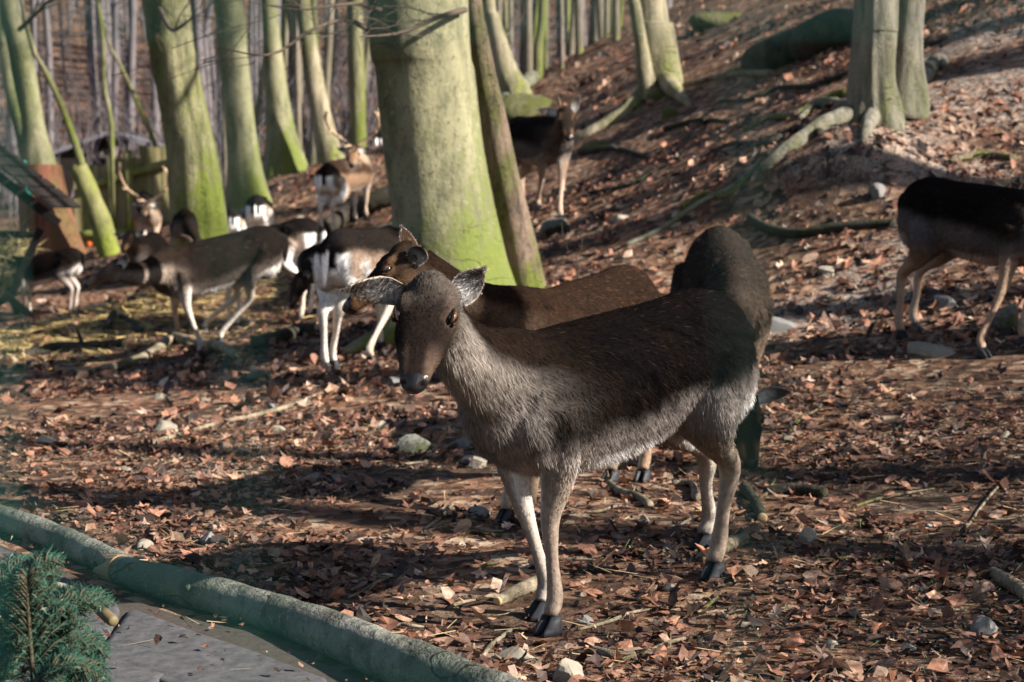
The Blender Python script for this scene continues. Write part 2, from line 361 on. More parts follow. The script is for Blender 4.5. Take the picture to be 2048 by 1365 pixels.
def make_ear(base, tip, face, w, parent, mat, inner_dark=.5, fur=0, style=None, name='ear'):
    """cupped leaf-shaped ear from base to tip, opening towards `face`"""
    base, tip = np.array(base, float), np.array(tip, float); ax = tip-base; Ln = np.linalg.norm(ax); ax = ax/Ln
    f = np.array(face, float); f = unit(f-ax*(f@ax)); sd = np.cross(ax, f)
    nu, nv = 13, 11; us = np.linspace(0, 1, nu); vs = np.linspace(-1, 1, nv)
    out, cin, cout = [], [], []
    st = style
    for u in us:
        ww = w*float(np.interp(u, [0, .12, .32, .5, .7, .86, .95, 1], [.42, .78, 1.0, .97, .76, .46, .24, .04]))
        curl = 1.55-1.0*sst(0, .55, np.array(u))
        for v in vs:
            a = v*curl; out.append(base+ax*u*Ln+sd*(ww*math.sin(a)/max(math.sin(min(curl, math.pi/2)), .2))-f*(ww*.9*math.cos(a)*(1-.5*u)))
    out = np.array(out); nrm = np.repeat(f[None], len(out), 0)
    th = .004
    inn = out+nrm*th
    U = np.repeat(us, nv); Vv = np.tile(vs, nu)
    n = vnoise(out*160); c = np.array((.075, .058, .05))*np.ones((len(out), 3))
    white = sst(.75, .20, U+.12*n)*sst(1.05, .35, np.abs(Vv)); rim = sst(.8, .97, np.abs(Vv)+.25*(U > .9))
    cin = c*(1-white[:, None])+np.array((.52, .50, .48))*white[:, None]
    cin = cin*(1-rim[:, None])+np.array((.34, .29, .25))*rim[:, None]
    cout = np.array(st['crown'])*1.7*np.ones((len(out), 3)); rim2 = sst(.85, 1, np.abs(Vv)); cout = cout*(1-.6*rim2[:, None])+np.array((.2, .15, .11))*.6*rim2[:, None]
    k = nu*nv; V = np.vstack([inn, out]); F = []
    a = (np.arange(nu-1)[:, None]*nv+np.arange(nv-1)[None]).reshape(-1)
    q = np.stack([a, a+1, a+nv+1, a+nv], -1); F = [np.vstack([q, (q+k)[:, ::-1]])]
    e = []
    for i in range(nu-1):
        e += [(i*nv, i*nv+nv, k+i*nv+nv, k+i*nv), (i*nv+nv-1, k+i*nv+nv-1, k+i*nv+2*nv-1, i*nv+2*nv-1)]
    b = (nu-1)*nv
    for j in range(nv-1): e += [(b+j, b+j+1, k+b+j+1, k+b+j), (j, k+j, k+j+1, j+1)]
    F = [np.vstack([F[0], np.array(e)])]
    o = obj(name, mesh(name, V, F, np.vstack([cin, cout])), mat, parent)
    if fur:
        # tufts of pale hair inside, short rim hair
        idx = rng.integers(0, len(inn), fur); r = inn[idx]+rng.normal(0, .002, (fur, 3)); ed = np.abs(Vv[idx])
        d = unit(ax*.7+f*.55+sd*(-Vv[idx])[:, None]*.55+rng.normal(0, .22, (fur, 3)))
        ln = np.where(ed > .85, .005, .026*(1-.5*U[idx]))*rng.uniform(.5, 1.2, fur)
        ribbons('ear_hair', r, d, np.repeat(f[None], fur, 0), ln, .0011, cin[idx]*rng.uniform(.7, 1.35, (fur, 1)), o)
    return o

def ribbons(name, root, d, nrm, ln, w, cols, parent, droop=None):
    n = len(root); d = unit(d); nrm = unit(nrm)
    side = unit(np.cross(d, nrm)); side = unit(side+nrm*rng.normal(0, .45, (n, 1)))
    bend = droop if droop is not None else np.zeros((n, 3))
    mid = root+d*(ln*.55)[:, None]+bend*(ln*.12)[:, None]; tip = root+d*ln[:, None]+bend*(ln*.5)[:, None]
    w = np.broadcast_to(np.asarray(w, float), (n,))[:, None]
    V = np.stack([root-side*w*.5, root+side*w*.5, mid-side*w*.45, mid+side*w*.45, tip], 1).reshape(-1, 3)
    b = np.arange(n)[:, None]*5
    F = [np.hstack([b, b+1, b+3, b+2]), np.hstack([b+2, b+3, b+4])]
    C = np.repeat(cols, 5, 0)
    me = mesh(name, V, F, C)
    nn = unit(nrm+rng.normal(0, .32, (n, 3))+d*.15); me.normals_split_custom_set_from_vertices(np.repeat(nn, 5, 0).tolist())
    o = obj(name, me, M['fur'], parent); o['kind'] = 'stuff'; return o

LEGS = {  # joints (x, y, z), radii (side, fore-aft)
 'front': ([(.25, .075, .56), (.235, .095, .455), (.243, .086, .36), (.258, .076, .275), (.256, .072, .18), (.254, .072, .092), (.270, .072, .045)],
           [(.055, .105), (.045, .066), (.031, .042), (.0235, .027), (.0165, .0185), (.0205, .024), (.019, .023)]),
 'hind':  ([(-.34, .070, .62), (-.275, .098, .49), (-.325, .090, .40), (-.410, .078, .325), (-.395, .076, .20), (-.385, .075, .095), (-.365, .075, .045)],
           [(.07, .125), (.066, .118), (.043, .066), (.025, .038), (.0175, .022), (.0215, .026), (.020, .024)])}

def deer(label, at, heading, scale=1.0, coat='dark', head=None, face=None, up=(0, 0, 1), feet=None, ears=None, antler=None, fur=0, voxel=.011, lying=False,
         tail=(-.035, 0, -.20), neck=None, group='fallow deer of the herd', name='fallow_deer', cat='deer', nw=1.0, hscale=1.0, eyes=True, bodyw=1.0, pitch=0.0):
    """at: world (x,y[,z]) below mid body; heading: degrees, world direction faced; head: WORLD poll point or None; face/up: WORLD vectors;
    feet: {leg: world (x,y)} overrides; ears: [(tip offset from base WORLD vec, opening WORLD vec)]*2 (left, right)"""
    yaw = R(heading); x, y = at[0], at[1]
    fwd = np.array((math.cos(yaw), math.sin(yaw)))
    zf = g1(*(np.array((x, y))+fwd*.26*scale)); zh = g1(*(np.array((x, y))-fwd*.38*scale))
    zr = at[2] if len(at) > 2 else .5*(zf+zh)
    root = empty(name, (x, y, zr), yaw, scale)
    if label: tag(root, label, cat, group)
    c, s = math.cos(yaw), math.sin(yaw)
    Rm = np.array([[c, -s, 0], [s, c, 0], [0, 0, 1]]); 
    def toL(p): return (np.asarray(p, float)-np.array((x, y, zr)))@Rm/scale
    def vL(v): return unit(np.asarray(v, float)@Rm)
    def toW(p): return np.asarray(p, float)@Rm.T*scale+np.array((x, y, zr))
    st = COATS[coat]
    dz = -.33 if lying else 0.0
    slope = 0 if lying else (zf-zh)/scale/.64*.75+math.tan(R(pitch))
    def sh(p):            # body tilts with the slope it stands on
        p = np.array(p, float); p[..., 2] += dz+slope*(p[..., 0]+.06)*(p[..., 2] > .3); return p
    parts = []
    th = np.linspace(0, 2*math.pi, 28, endpoint=False)
    B = catmull(BODY, 36); rings = []
    for bx, zc, hz, hy in B:
        zc += dz+slope*(bx+.06); cw = np.cos(th); sw = np.sin(th)
        wfac = np.where(sw > 0, 1-.22*sw**2, 1.0)
        rings.append(np.stack([np.full_like(th, bx), hy*bodyw*cw*wfac, zc+hz*sw], -1))
    parts.append(loft(rings))
    bones = [(np.array((-.45, 0, .65+dz-slope*.4)), np.array((.36, 0, .585+dz+slope*.4)), .165, .15, 'body')]
    feetpos = {}
    for key, sgn, kind in (('fl', 1, 'front'), ('fr', -1, 'front'), ('hl', 1, 'hind'), ('hr', -1, 'hind')):
        J, Rd = LEGS[kind]; J = np.array(J)*np.array((1, sgn, 1)); Rd = np.array(Rd)
        if lying:
            if kind == 'front': J = np.array([(.25, .075, .26), (.24, .10, .15), (.36, .10, .07), (.46, .09, .045), (.38, .10, .03), (.30, .10, .03), (.26, .10, .03)])*np.array((1, sgn, 1))
            else: J = np.array([(-.34, .07, .30), (-.22, .15, .18), (-.10, .17, .08), (-.28, .18, .05), (-.2, .18, .03), (-.12, .18, .03), (-.08, .18, .03)])*np.array((1, sgn, 1))
        else:
            J = sh(J) if False else J.copy()
            J[:3, 2] += slope*(J[:3, 0]+.06)
            f0 = J[-1].copy(); tgt = None
            if feet and key in feet:
                fw = feet[key]; lz = g1(fw[0], fw[1]) if len(fw) < 3 else fw[2]; tgt = toL((fw[0], fw[1], lz)); lift = 0
            else:
                w_ = toW((f0[0], f0[1], 0)); tgt = toL((w_[0], w_[1], g1(w_[0], w_[1])))
            d = np.array((tgt[0]-f0[0], tgt[1]-f0[1], tgt[2]))
            wts = np.array([0, .08, .25, .5, .76, 1, 1])[:, None]; J = J+wts*d
        parts.append(tube(J, Rd, 14, up=(0, 1, 0), n=30)); 
        for i in range(len(J)-1):
            bones.append((J[i], J[i+1], Rd[i].mean(), Rd[i+1].mean(), ('thigh' if i < 2 else 'leg') if kind == 'hind' else ('shoulder' if i < 1 else 'foreleg' if i < 2 else 'leg')))
        feetpos[key] = (J[-1], J[-1]-J[-2], kind, sgn)
        # haunch and shoulder muscle
        if kind == 'hind':
            parts.append(ellipsoid(J[0]+np.array((-.01, .02*sgn, -.03)), (.13, .065, .15)))
            if not lying: parts.append(ellipsoid(J[0]+np.array((.055, .022*sgn, .098)), (.075, .034, .040))); parts.append(ellipsoid(J[0]+np.array((-.10, -.004*sgn, .066)), (.06, .035, .035)))
        else:
            parts.append(ellipsoid(J[0]+np.array((.0, .025*sgn, -.01)), (.10, .05, .135)))
            if not lying: parts.append(ellipsoid(J[0]+np.array((-.015, -.018*sgn, .125)), (.075, .030, .055))); parts.append(ellipsoid(J[0]+np.array((.065, .012*sgn, -.03)), (.05, .05, .06)))
    # head frame
    if head is None: Hp = np.array((.62, 0, 1.02+dz)); f = unit((.8, 0, -.6)); u = unit((.6, 0, .8))
    else: Hp = toL(head); f = vL(face); u = vL(up)
    u = unit(u-f*(u@f)); sd = np.cross(u, f)        # sd: the animal's left
    k = hscale
    def hd(a, b, cc): return Hp+(f*a+sd*b+u*cc)*k
    Hs = catmull(HEAD, 30); rings = []
    for a, w, t, bt in Hs:
        sw = np.sin(th); cw = np.cos(th)
        hh = np.where(sw > 0, t*np.abs(sw)**.8, -bt*-np.abs(sw)**.85); ww = w*np.sign(cw)*np.abs(cw)**.8*np.where(sw < 0, 1-.22*np.abs(sw), 1)
        rings.append(Hp+(f*a+sd*ww[:, None]+u*hh[:, None])*k)
    parts.append(loft(rings))
    Mh = np.stack([f, sd, u], -1)
    for sg in (1, -1):
        parts.append(ellipsoid(hd(.060, .045*sg, .038), (.032*k, .020*k, .017*k), Mh))        # brow
        parts.append(ellipsoid(hd(.05, .036*sg, -.035), (.055*k, .030*k, .038*k), Mh))        # cheek
        parts.append(ellipsoid(hd(.222, .022*sg, -.001), (.018*k, .012*k, .013*k), Mh))        # nostril wing
        parts.append(ellipsoid(hd(.0, .048*sg, .006), (.022*k, .018*k, .022*k), Mh))       # ear root
    parts.append(ellipsoid(hd(.205, 0, -.038), (.048*k, .025*k, .014*k), Mh))                   # lower lip
    parts.append(ellipsoid(hd(.01, 0, .045), (.045*k, .040*k, .022*k), Mh))                    # crown
    # neck
    p0 = np.array((.24, 0, .605+dz+slope*.3)); p3 = hd(-.005, 0, -.022)
    if neck is not None: t3 = vL(neck)
    else: t3 = unit(unit(p3-p0)*.6+np.array((0, 0, .55))+f*.25)
    t0 = unit(unit(p3-p0)*.9+np.array((.8, 0, .1)))
    L_ = np.linalg.norm(p3-p0); p1 = p0+t0*L_*.38; p2 = p3-t3*L_*.33
    tt = np.linspace(0, 1, 22)[:, None]; Npath = (1-tt)**3*p0+3*(1-tt)**2*tt*p1+3*(1-tt)*tt**2*p2+tt**3*p3
    q = np.linspace(0, 1, 22); nwid = catmull(np.array([(.100,), (.088,), (.066,), (.056,), (.053,)]), 22)[:, 0]*nw; ndep = catmull(np.array([(.150,), (.125,), (.092,), (.076,), (.066,)]), 22)[:, 0]*nw
    # keep the neck's side axis level with the body, turning into the head's side axis
    T = unit(np.gradient(Npath, axis=0)); rings = []
    for i in range(22):
        a = (1-sst(.35, 1, q[i]))*np.array((0, 1, 0))+sst(.35, 1, q[i])*sd; a = unit(a-T[i]*(a@T[i])); b = np.cross(T[i], a)
        rings.append(Npath[i]+a*(nwid[i]*np.cos(th))[:, None]+b*(ndep[i]*np.sin(th))[:, None])
    parts.append(loft(rings))
    nb = 6
    for i in range(nb):
        i0, i1 = int(i*21/nb), int((i+1)*21/nb); bones.append((Npath[i0], Npath[i1], ndep[i0]*.5+nwid[i0]*.5, ndep[i1]*.5+nwid[i1]*.5, 'neck'))
    bones.append((hd(-.01, 0, -.005), hd(.10, 0, -.008), .062*k, .058*k, 'head')); bones.append((hd(.10, 0, -.008), hd(.25, 0, -.012), .052*k, .03*k, 'head'))
    # one continuous skin
    Vm, Fm = merge(parts); tmp = bpy.data.objects.new('tmp', mesh('tmp', Vm, Fm)); COL.objects.link(tmp)
    md = tmp.modifiers.new('r', 'REMESH'); md.mode = 'VOXEL'; md.voxel_size = voxel
    ms = tmp.modifiers.new('s', 'SMOOTH'); ms.factor = .5; ms.iterations = max(3, int(6*.009/voxel))
    dg = bpy.context.evaluated_depsgraph_get(); me = bpy.data.meshes.new_from_object(tmp.evaluated_get(dg)); me.name = 'body'
    bpy.data.objects.remove(tmp)
    nv = len(me.vertices); co = np.empty(nv*3, np.float32); me.vertices.foreach_get('co', co); co = co.reshape(-1, 3).astype(float)
    nr = np.empty(nv*3, np.float32); me.vertices.foreach_get('normal', nr); nr = nr.reshape(-1, 3).astype(float)
    me.polygons.foreach_set('use_smooth', np.ones(len(me.polygons), bool))

    def coatcol(Pn, Nn):
        """coat colour, hair flow, hair length at skin points"""
        D, Tt = [], []
        for a, b, r0, r1, tg in bones:
            dd, t = seg_dist(Pn, a, b); D.append(dd-(r0+(r1-r0)*t)); Tt.append(t)
        D = np.array(D); w = np.exp(-np.maximum(D-D.min(0), 0)/.022); w /= w.sum(0)
        tags = np.array([b[4] for b in bones]); Wt = {t: w[tags == t].sum(0) for t in set(tags)}
        n1 = fbm(Pn*9+3, 3); n2 = fbm(Pn*np.array((14, 30, 30))+7, 2); A = lambda cc: np.array(cc)[None]*np.ones((len(Pn), 1))
        mix = lambda a, b, f_: a*(1-f_[:, None])+b*f_[:, None]
        out = np.zeros((len(Pn), 3))
        # trunk of the body
        bi = np.interp(Pn[:, 0], B[:, 0], B[:, 1])+dz+slope*(Pn[:, 0]+.06); bh = np.interp(Pn[:, 0], B[:, 0], B[:, 2]); v = (Pn[:, 2]-bi)/np.maximum(bh, .09)
        edge = st['edge']+.16*n1-.10*sst(-.1, .25, Pn[:, 0])-.18*sst(.0, .3, Pn[:, 0])
        dk = sst(edge-.20, edge+.24, v+.06*n2)
        dk = dk*(1-sst(.27, .38, Pn[:, 0])*sst(.64, .54, Pn[:, 2]-dz))
        body = mix(A(st['flank']), A(st['back']), dk); rust = np.clip(n1*1.5, 0, 1)*dk*(.35+.5*sst(-.1, .3, Pn[:, 0])); body = mix(body, A(st['rust']), rust)
        bel = sst(-.68, -.82, v+.04*n1)*sst(-.02, -.30, Nn[:, 2])*sst(.34, .24, Pn[:, 0]); body = mix(body, A(st['belly']), bel)
        if st['rump']:
            back = sst(-.38, -.47, Pn[:, 0]); wy = np.abs(Pn[:, 1])
            body = mix(body, A((.80, .78, .75)), back*sst(.135, .10, wy+.01*n1)*sst(.30, .12, v))
            body = mix(body, A((.008, .007, .007)), back*sst(.062, .045, wy)*sst(-.95, -.6, v))
        if 'body' in Wt: out += Wt['body'][:, None]*body
        # legs
        inner = np.zeros(len(Pn))
        hgt = Pn[:, 2]
        leg = A(st['leg']); side = np.sign(Pn[:, 1])*Nn[:, 1]; inner = sst(.1, -.6, side); rear = sst(.1, .8, -Nn[:, 0])
        leg = mix(leg, A((.62, .56, .50)), np.clip(inner*(.75 if st['rump'] else .38)+(.35 if st['rump'] else .0)*rear, 0, .9)); leg = leg*(1+.22*n1[:, None]); leg = mix(leg, A((.12, .08, .055)), sst(.45, .8, n1)*.5)
        for tg in ('leg',):
            if tg in Wt: out += Wt[tg][:, None]*leg
        fl = mix(A(st['flank']), A(st['leg']), sst(.50, .33, hgt-dz)); 
        th_ = mix(fl, body, sst(.48, .60, hgt-dz)); fr_ = mix(fl, mix(body, A(st['back'])*2.2, .55*np.ones(len(Pn))*(not st['rump'])*sst(.50, .60, hgt-dz)), sst(.40, .50, hgt-dz))
        if st['rump']: th_ = mix(th_, A((.78, .75, .72)), sst(.25, .75, -Nn[:, 0])*sst(.68, .55, hgt)*.9)
        whi = sst(-.1, -.55, side)*sst(.46, .38, hgt-dz); th_ = mix(th_, A(st['belly']), whi*.8); fr_ = mix(fr_, A(st['belly']), np.clip(whi+sst(.3, .8, -Nn[:, 0])*sst(.46, .40, hgt-dz)*.8, 0, 1)*.85)
        for tg, cc in (('thigh', th_), ('shoulder', fr_), ('foreleg', fr_)):
            if tg in Wt: out += Wt[tg][:, None]*cc
        # neck: dark nape, pale throat
        bst = None
        ni = np.argmin(np.array([np.linalg.norm(Pn-Npath[j], axis=1) for j in range(0, 22)]), 0); Tn = T[ni]
        ua = (1-sst(.35, 1, q[ni]))[:, None]*np.array((0, 1, 0))+sst(.35, 1, q[ni])[:, None]*sd; nb_ = np.cross(Tn, unit(ua)); topn = (unit(Pn-Npath[ni])*unit(nb_)).sum(1)
        nk = mix(A(st['neckf']), A(st['nape']), sst(-.15, .55, topn+.22*n1+.32*sst(.45, .05, q[ni]))); nk = mix(nk, A(st['flank'])*1.1, sst(-.2, .1, topn)*sst(.6, .2, topn)*.35)
        nk = mix(nk, A(st['rust']), np.clip(n1, 0, 1)*sst(.2, .6, topn)*.6)
        out += Wt['neck'][:, None]*nk
        # head
        hl = (Pn-Hp)@Mh/k; fa = A(st['face']); fa = mix(fa, A(st['crown']), sst(.06, -.02, hl[:, 0])); ab = np.abs(hl[:, 1])
        fa = mix(fa, A(st['muzzle'])*.62, sst(.02, .045, ab)*sst(.0, -.03, hl[:, 2])*sst(-.01, .05, hl[:, 0])*.8)
        fa = mix(fa, A(st['muzzle']), sst(.150, .20, hl[:, 0]+.01*n1)*sst(.012, .027, ab)*.85)
        fa = mix(fa, A(st['muzzle'])*1.25, sst(.034, .014, np.linalg.norm(hl-np.array((.082, 0, .026))-np.stack([0*ab, np.sign(hl[:, 1])*.058, 0*ab], -1), axis=1))*.75)
        fa = mix(fa, A(st['muzzle'])*.8, sst(.028, .05, ab)*sst(.02, .045, hl[:, 0])*sst(.11, .06, hl[:, 0])*sst(.022, .042, hl[:, 2])*.8)
        fa = mix(fa, A(st['muzzle']), sst(-.022, -.036, hl[:, 2])*sst(.11, .17, hl[:, 0])*.9)
        fa = mix(fa, A((.34, .28, .23)), sst(-.045, -.065, hl[:, 2])*sst(.15, .02, hl[:, 0])*sst(-.03, .01, hl[:, 0])*.6)
        fa = mix(fa, A((.30, .24, .19)), sst(-.034, -.044, hl[:, 2])*sst(.17, .20, hl[:, 0])*.75)
        fa = mix(fa, A((.010, .008, .007)), sst(.0035, .0015, np.abs(hl[:, 2]+.030-.12*np.maximum(.235-hl[:, 0], 0)*.3))*sst(.165, .18, hl[:, 0])*.9)
        fa = fa*(1+.25*n2[:, None])
        out += Wt['head'][:, None]*fa
        # hair flow and length
        flow = np.zeros((len(Pn), 3))
        flow += (Wt['body']+.5*Wt.get('shoulder', 0)+.5*Wt.get('thigh', 0))[:, None]*unit(np.stack([np.full(len(Pn), -1.0), .0*Pn[:, 1], -.45-.4*sst(.2, -.6, v)], -1))
        for tg in ('leg', 'foreleg', 'shoulder', 'thigh'):
            if tg in Wt: flow += Wt[tg][:, None]*np.array((-.25, 0, -1))
        flow += Wt['neck'][:, None]*(-Tn*.8+np.array((0, 0, -.35))); flow += Wt['head'][:, None]*(-f)
        ln = Wt['body']*(.020+.006*bel)+Wt['neck']*(.020+.012*sst(0, -.7, topn))+Wt['head']*.0095+.0055*Wt.get('leg', 0)+.012*Wt.get('foreleg', 0)+.019*(Wt.get('thigh', 0)+Wt.get('shoulder', 0))
        ln = ln*(1-.72*sst(.17, .225, hl[:, 0])*sst(.05, .02, ab)*(Wt['head'] > .5))
        isb = Wt['body']+Wt.get('shoulder', 0)+Wt.get('thigh', 0)
        return np.clip(out, .002, .9), flow, ln, isb*dk
    C = coatcol(co, nr)[0]
    a = me.attributes.new('Col', 'FLOAT_COLOR', 'POINT'); c4 = np.ones((nv, 4), np.float32); c4[:, :3] = C; a.data.foreach_set('color', c4.ravel())
    me.materials.clear(); me.materials.append(M['skin']); body = obj('body', me, None, root)
    # fur
    if fur:
        me.calc_loop_triangles(); nt_ = len(me.loop_triangles); tri = np.empty(nt_*3, np.int32); me.loop_triangles.foreach_get('vertices', tri); tri = tri.reshape(-1, 3)
        p = co[tri]; ar = .5*np.linalg.norm(np.cross(p[:, 1]-p[:, 0], p[:, 2]-p[:, 0]), axis=1); cen = p.mean(1); hw = np.minimum(np.linalg.norm(cen-hd(.05, 0, 0), axis=1), np.linalg.norm(cen-hd(.16, 0, 0), axis=1)); ar = ar*(1+2.6*sst(.16, .10, hw)); pr = ar/ar.sum()
        idx = rng.choice(nt_, fur, p=pr); r1 = np.sqrt(rng.random(fur)); r2 = rng.random(fur); bw = np.stack([1-r1, r1*(1-r2), r1*r2], -1)
        root_p = (p[idx]*bw[..., None]).sum(1); rn = unit((nr[tri[idx]]*bw[..., None]).sum(1))
        cc, fl, ln, dk = coatcol(root_p, rn); fl = unit(fl); tg = unit(fl-rn*(fl*rn).sum(1)[:, None])
        clump = fbm(root_p*26, 2); lift = .27+.10*clump
        dvec = unit(tg+rn*lift[:, None]+rng.normal(0, .13, (fur, 3))+.16*np.cross(rn, tg)*fbm(root_p*11+40, 2)[:, None])
        ln = ln*rng.uniform(.55, 1.25, fur)*(1+.25*clump)
        aw = np.array((10., 80., 55.)); stk = fbm(root_p*aw+9, 2); stk2 = fbm(root_p*np.array((5., 26., 22.))+3, 2); cc = cc*rng.uniform(.6, 1.45, (fur, 1))*(1+.30*clump[:, None])*(1+np.where(cc.mean(1) < .05, .65, .25)[:, None]*stk[:, None])*(1+.30*stk2[:, None])
        pale = (rng.random(fur) < (.03 if coat == 'dark' else .10)*dk)[:, None]; cc = np.where(pale, np.array((.026, .016, .010) if coat == 'dark' else tuple(2.6*x for x in st['rust']))*rng.uniform(.4, 1.3, (fur, 1)), cc)
        ln = np.where(pale[:, 0], ln*1.15, ln)
        ribbons('fur', root_p-rn*.001, dvec, rn, ln, .00115 if voxel < .0085 else .0021 if voxel < .0095 else .004, np.clip(cc, .002, .95), root, droop=np.array((0, 0, -.5))+0*root_p)
    # eyes
    if eyes:
        for sg in (1, -1):
            V_, F_ = ellipsoid((0, 0, 0), (.0150*k, .0125*k, .0142*k), None, 16, 11)
            lv = V_[:, 1]*sg/(.0125*k); pup = sst(.78, .70, np.hypot(V_[:, 0]/(.0150*k)*.75, V_[:, 2]/(.0142*k)*1.35)+.35*(lv < .2))
            ce = np.array((.12, .058, .022))*(1-pup[:, None])+np.array((.006, .004, .004))*pup[:, None]; ce = np.where((lv < .15)[:, None], np.array((.02, .013, .01)), ce)
            o = obj('eye', mesh('eye', V_@Mh.T+hd(.082, .0590*sg, .0265), F_, ce), M['eye'], root)
            # eyelid rim
            ang = np.linspace(.05, math.pi-.05, 12)
            for lid, zs in (('upper_lid', 1), ('lower_lid', -1)):
                pts = np.array([hd(.082+.019*math.cos(t), (.0590+.0075*math.sin(t)-.003*zs)*sg, .0265+.003*math.sin(t)+zs*.0125*math.sin(t)) for t in ang])
                V2, F2 = tube(pts, np.full(12, .0034*k), 6); obj('eyelid', mesh(lid, V2, F2, np.tile(np.array((.018, .012, .010)) if zs > 0 else np.array(st['muzzle'])*.55, (len(V2), 1))), M['skin'], root)
    # nose pad with two nostrils
    us = np.linspace(-1, 1, 13); vs = np.linspace(-1, 1, 9); rr = []
    for vv in vs:
        for uu in us:
            xx = uu*(.0300-.0085*max(0, -vv)**1.3-.0040*max(0, vv)**3); zz = -.007+vv*.0205-.003*abs(uu)*max(vv, 0)
            nos = math.exp(-(((abs(uu)-.62)/.17)**2+((vv-.22+.5*(abs(uu)-.62))/.24)**2))
            fx = .2665-.024*max(0, vv)**1.6-.004*max(0, -vv)-.016*uu*uu-.016*nos-(.006 if abs(vv) > .95 or abs(uu) > .95 else 0)
            rr.append(hd(fx, xx, zz))
    aa = (np.arange(8)[:, None]*13+np.arange(12)[None]).reshape(-1)
    obj('nose', mesh('nose', np.array(rr), np.stack([aa, aa+1, aa+14, aa+13], -1)), M['nose'], root)
    # ears
    for i, sg in enumerate((1, -1)):
        bpt = hd(.004, .058*sg, .0)
        if ears and ears[i] is not None: tv, fv = np.asarray(ears[i][0], float)@Rm/scale, vL(ears[i][1])
        else: tv = (sd*sg*.105+u*.085-f*.03)*k; fv = unit(f*.8+sd*sg*.35)
        if ears and ears[i] is not None and len(ears[i]) > 2: tv = toL(ears[i][2])-bpt
        make_ear(bpt-tv*.08, bpt+tv, fv, .034*k, root, M['skin'], fur=(1500 if voxel < .009 else 0), style=st)
    # hooves: two pointed toes each
    for key, (fp, dd, kind, sgn) in feetpos.items():
        if lying and kind == 'hind': continue
        toe = []
        dirx = unit(np.array((1, .12*sgn, 0)))
        for sg in (1, -1):
            rings = []
            for hz, l0, l1, w in ((.0, -.020, .052, .0155), (.012, -.021, .046, .0155), (.03, -.020, .030, .0145), (.046, -.016, .016, .0125)):
                ring = []
                for t in np.linspace(0, 2*math.pi, 12, endpoint=False):
                    lx = l0+(l1-l0)*(.5+.5*math.cos(t)); wl = w*(1-.55*sst(.2, 1, np.array(math.cos(t)))); ring.append((lx, sg*.0150+math.sin(t)*wl, hz))
                rings.append(ring)
            toe.append(loft(rings))
        Vh, Fh = merge(toe)
        ca, sa = math.cos(.14*sgn), math.sin(.14*sgn); Vh = Vh@np.array([[ca, sa, 0], [-sa, ca, 0], [0, 0, 1]])
        gp = np.array((fp[0]-.004, fp[1], fp[2]-.045)); obj('hoof', mesh('hoof', Vh+gp, Fh), M['hoof'], root)
    # tail
    tb = np.array((-.495, 0, .735+dz-slope*.43)); tv = np.array(tail)
    pts = np.array([tb+np.array((.04, 0, .0)), tb+tv*.25+np.array((-.02, 0, .01)), tb+tv*.6+np.array((-.012, 0, 0)), tb+tv]); Vt, Ft = tube(pts, [(.022, .018), (.030, .018), (.026, .016), (.006, .006)], 10, up=(0, 1, 0), n=12)
    tn = Vt-tb; w_ = sst(.0, .014, np.abs(Vt[:, 1])) if st['rump'] else 0*Vt[:, 0]
    tc = np.array((.012, .009, .008))*np.ones((len(Vt), 3))
    if st['rump']: tc = tc*(1-.0)+0; tc = np.where((Vt[:, 2] < tb[2]-.05)[:, None], np.array((.80, .78, .75)), tc)
    obj('tail', mesh('tail', Vt, Ft, tc), M['skin'], root)
    # antlers
    if antler:
        for sg in (1, -1):
            ap = []
            if antler == 'spike':
                pts = [hd(-.012, .036*sg, .05), hd(-.03, .046*sg, .10), hd(-.02, .060*sg, .16)]; ap.append(tube(pts, [.010, .008, .002], 7, n=8))
            else:
                s_ = sg; big = antler
                main = [hd(-.01, .036*s_, .045), hd(-.06, .12*s_*big[0], .10), hd(-.09, .235*s_*big[0], .20), hd(-.06, .285*s_*big[0], .36*big[1]), hd(-.01, .25*s_*big[0], .50*big[1])]
                ap.append(tube(main, [(.017, .017), (.016, .016), (.017, .016), (.030, .014), (.006, .005)], 8, n=22))
                ap.append(tube([hd(-.02, .05*s_, .06), hd(.06, .085*s_, .10), hd(.10, .10*s_, .17)], [.013, .010, .003], 6, n=8))
                ap.append(tube([main[2], hd(.0, .25*s_*big[0], .25), hd(.05, .25*s_*big[0], .31)], [.013, .010, .003], 6, n=8))
                for e_ in (.0, .5): ap.append(tube([hd(-.06+.05*e_, .28*s_*big[0], (.36+.1*e_)*big[1]), hd(-.14, (.30-.04*e_)*s_*big[0], (.42+.1*e_)*big[1])], [.012, .002], 6, n=5))
            Va, Fa = merge(ap); obj('antler', mesh('antler', Va, Fa), M['horn'], root)
    return root

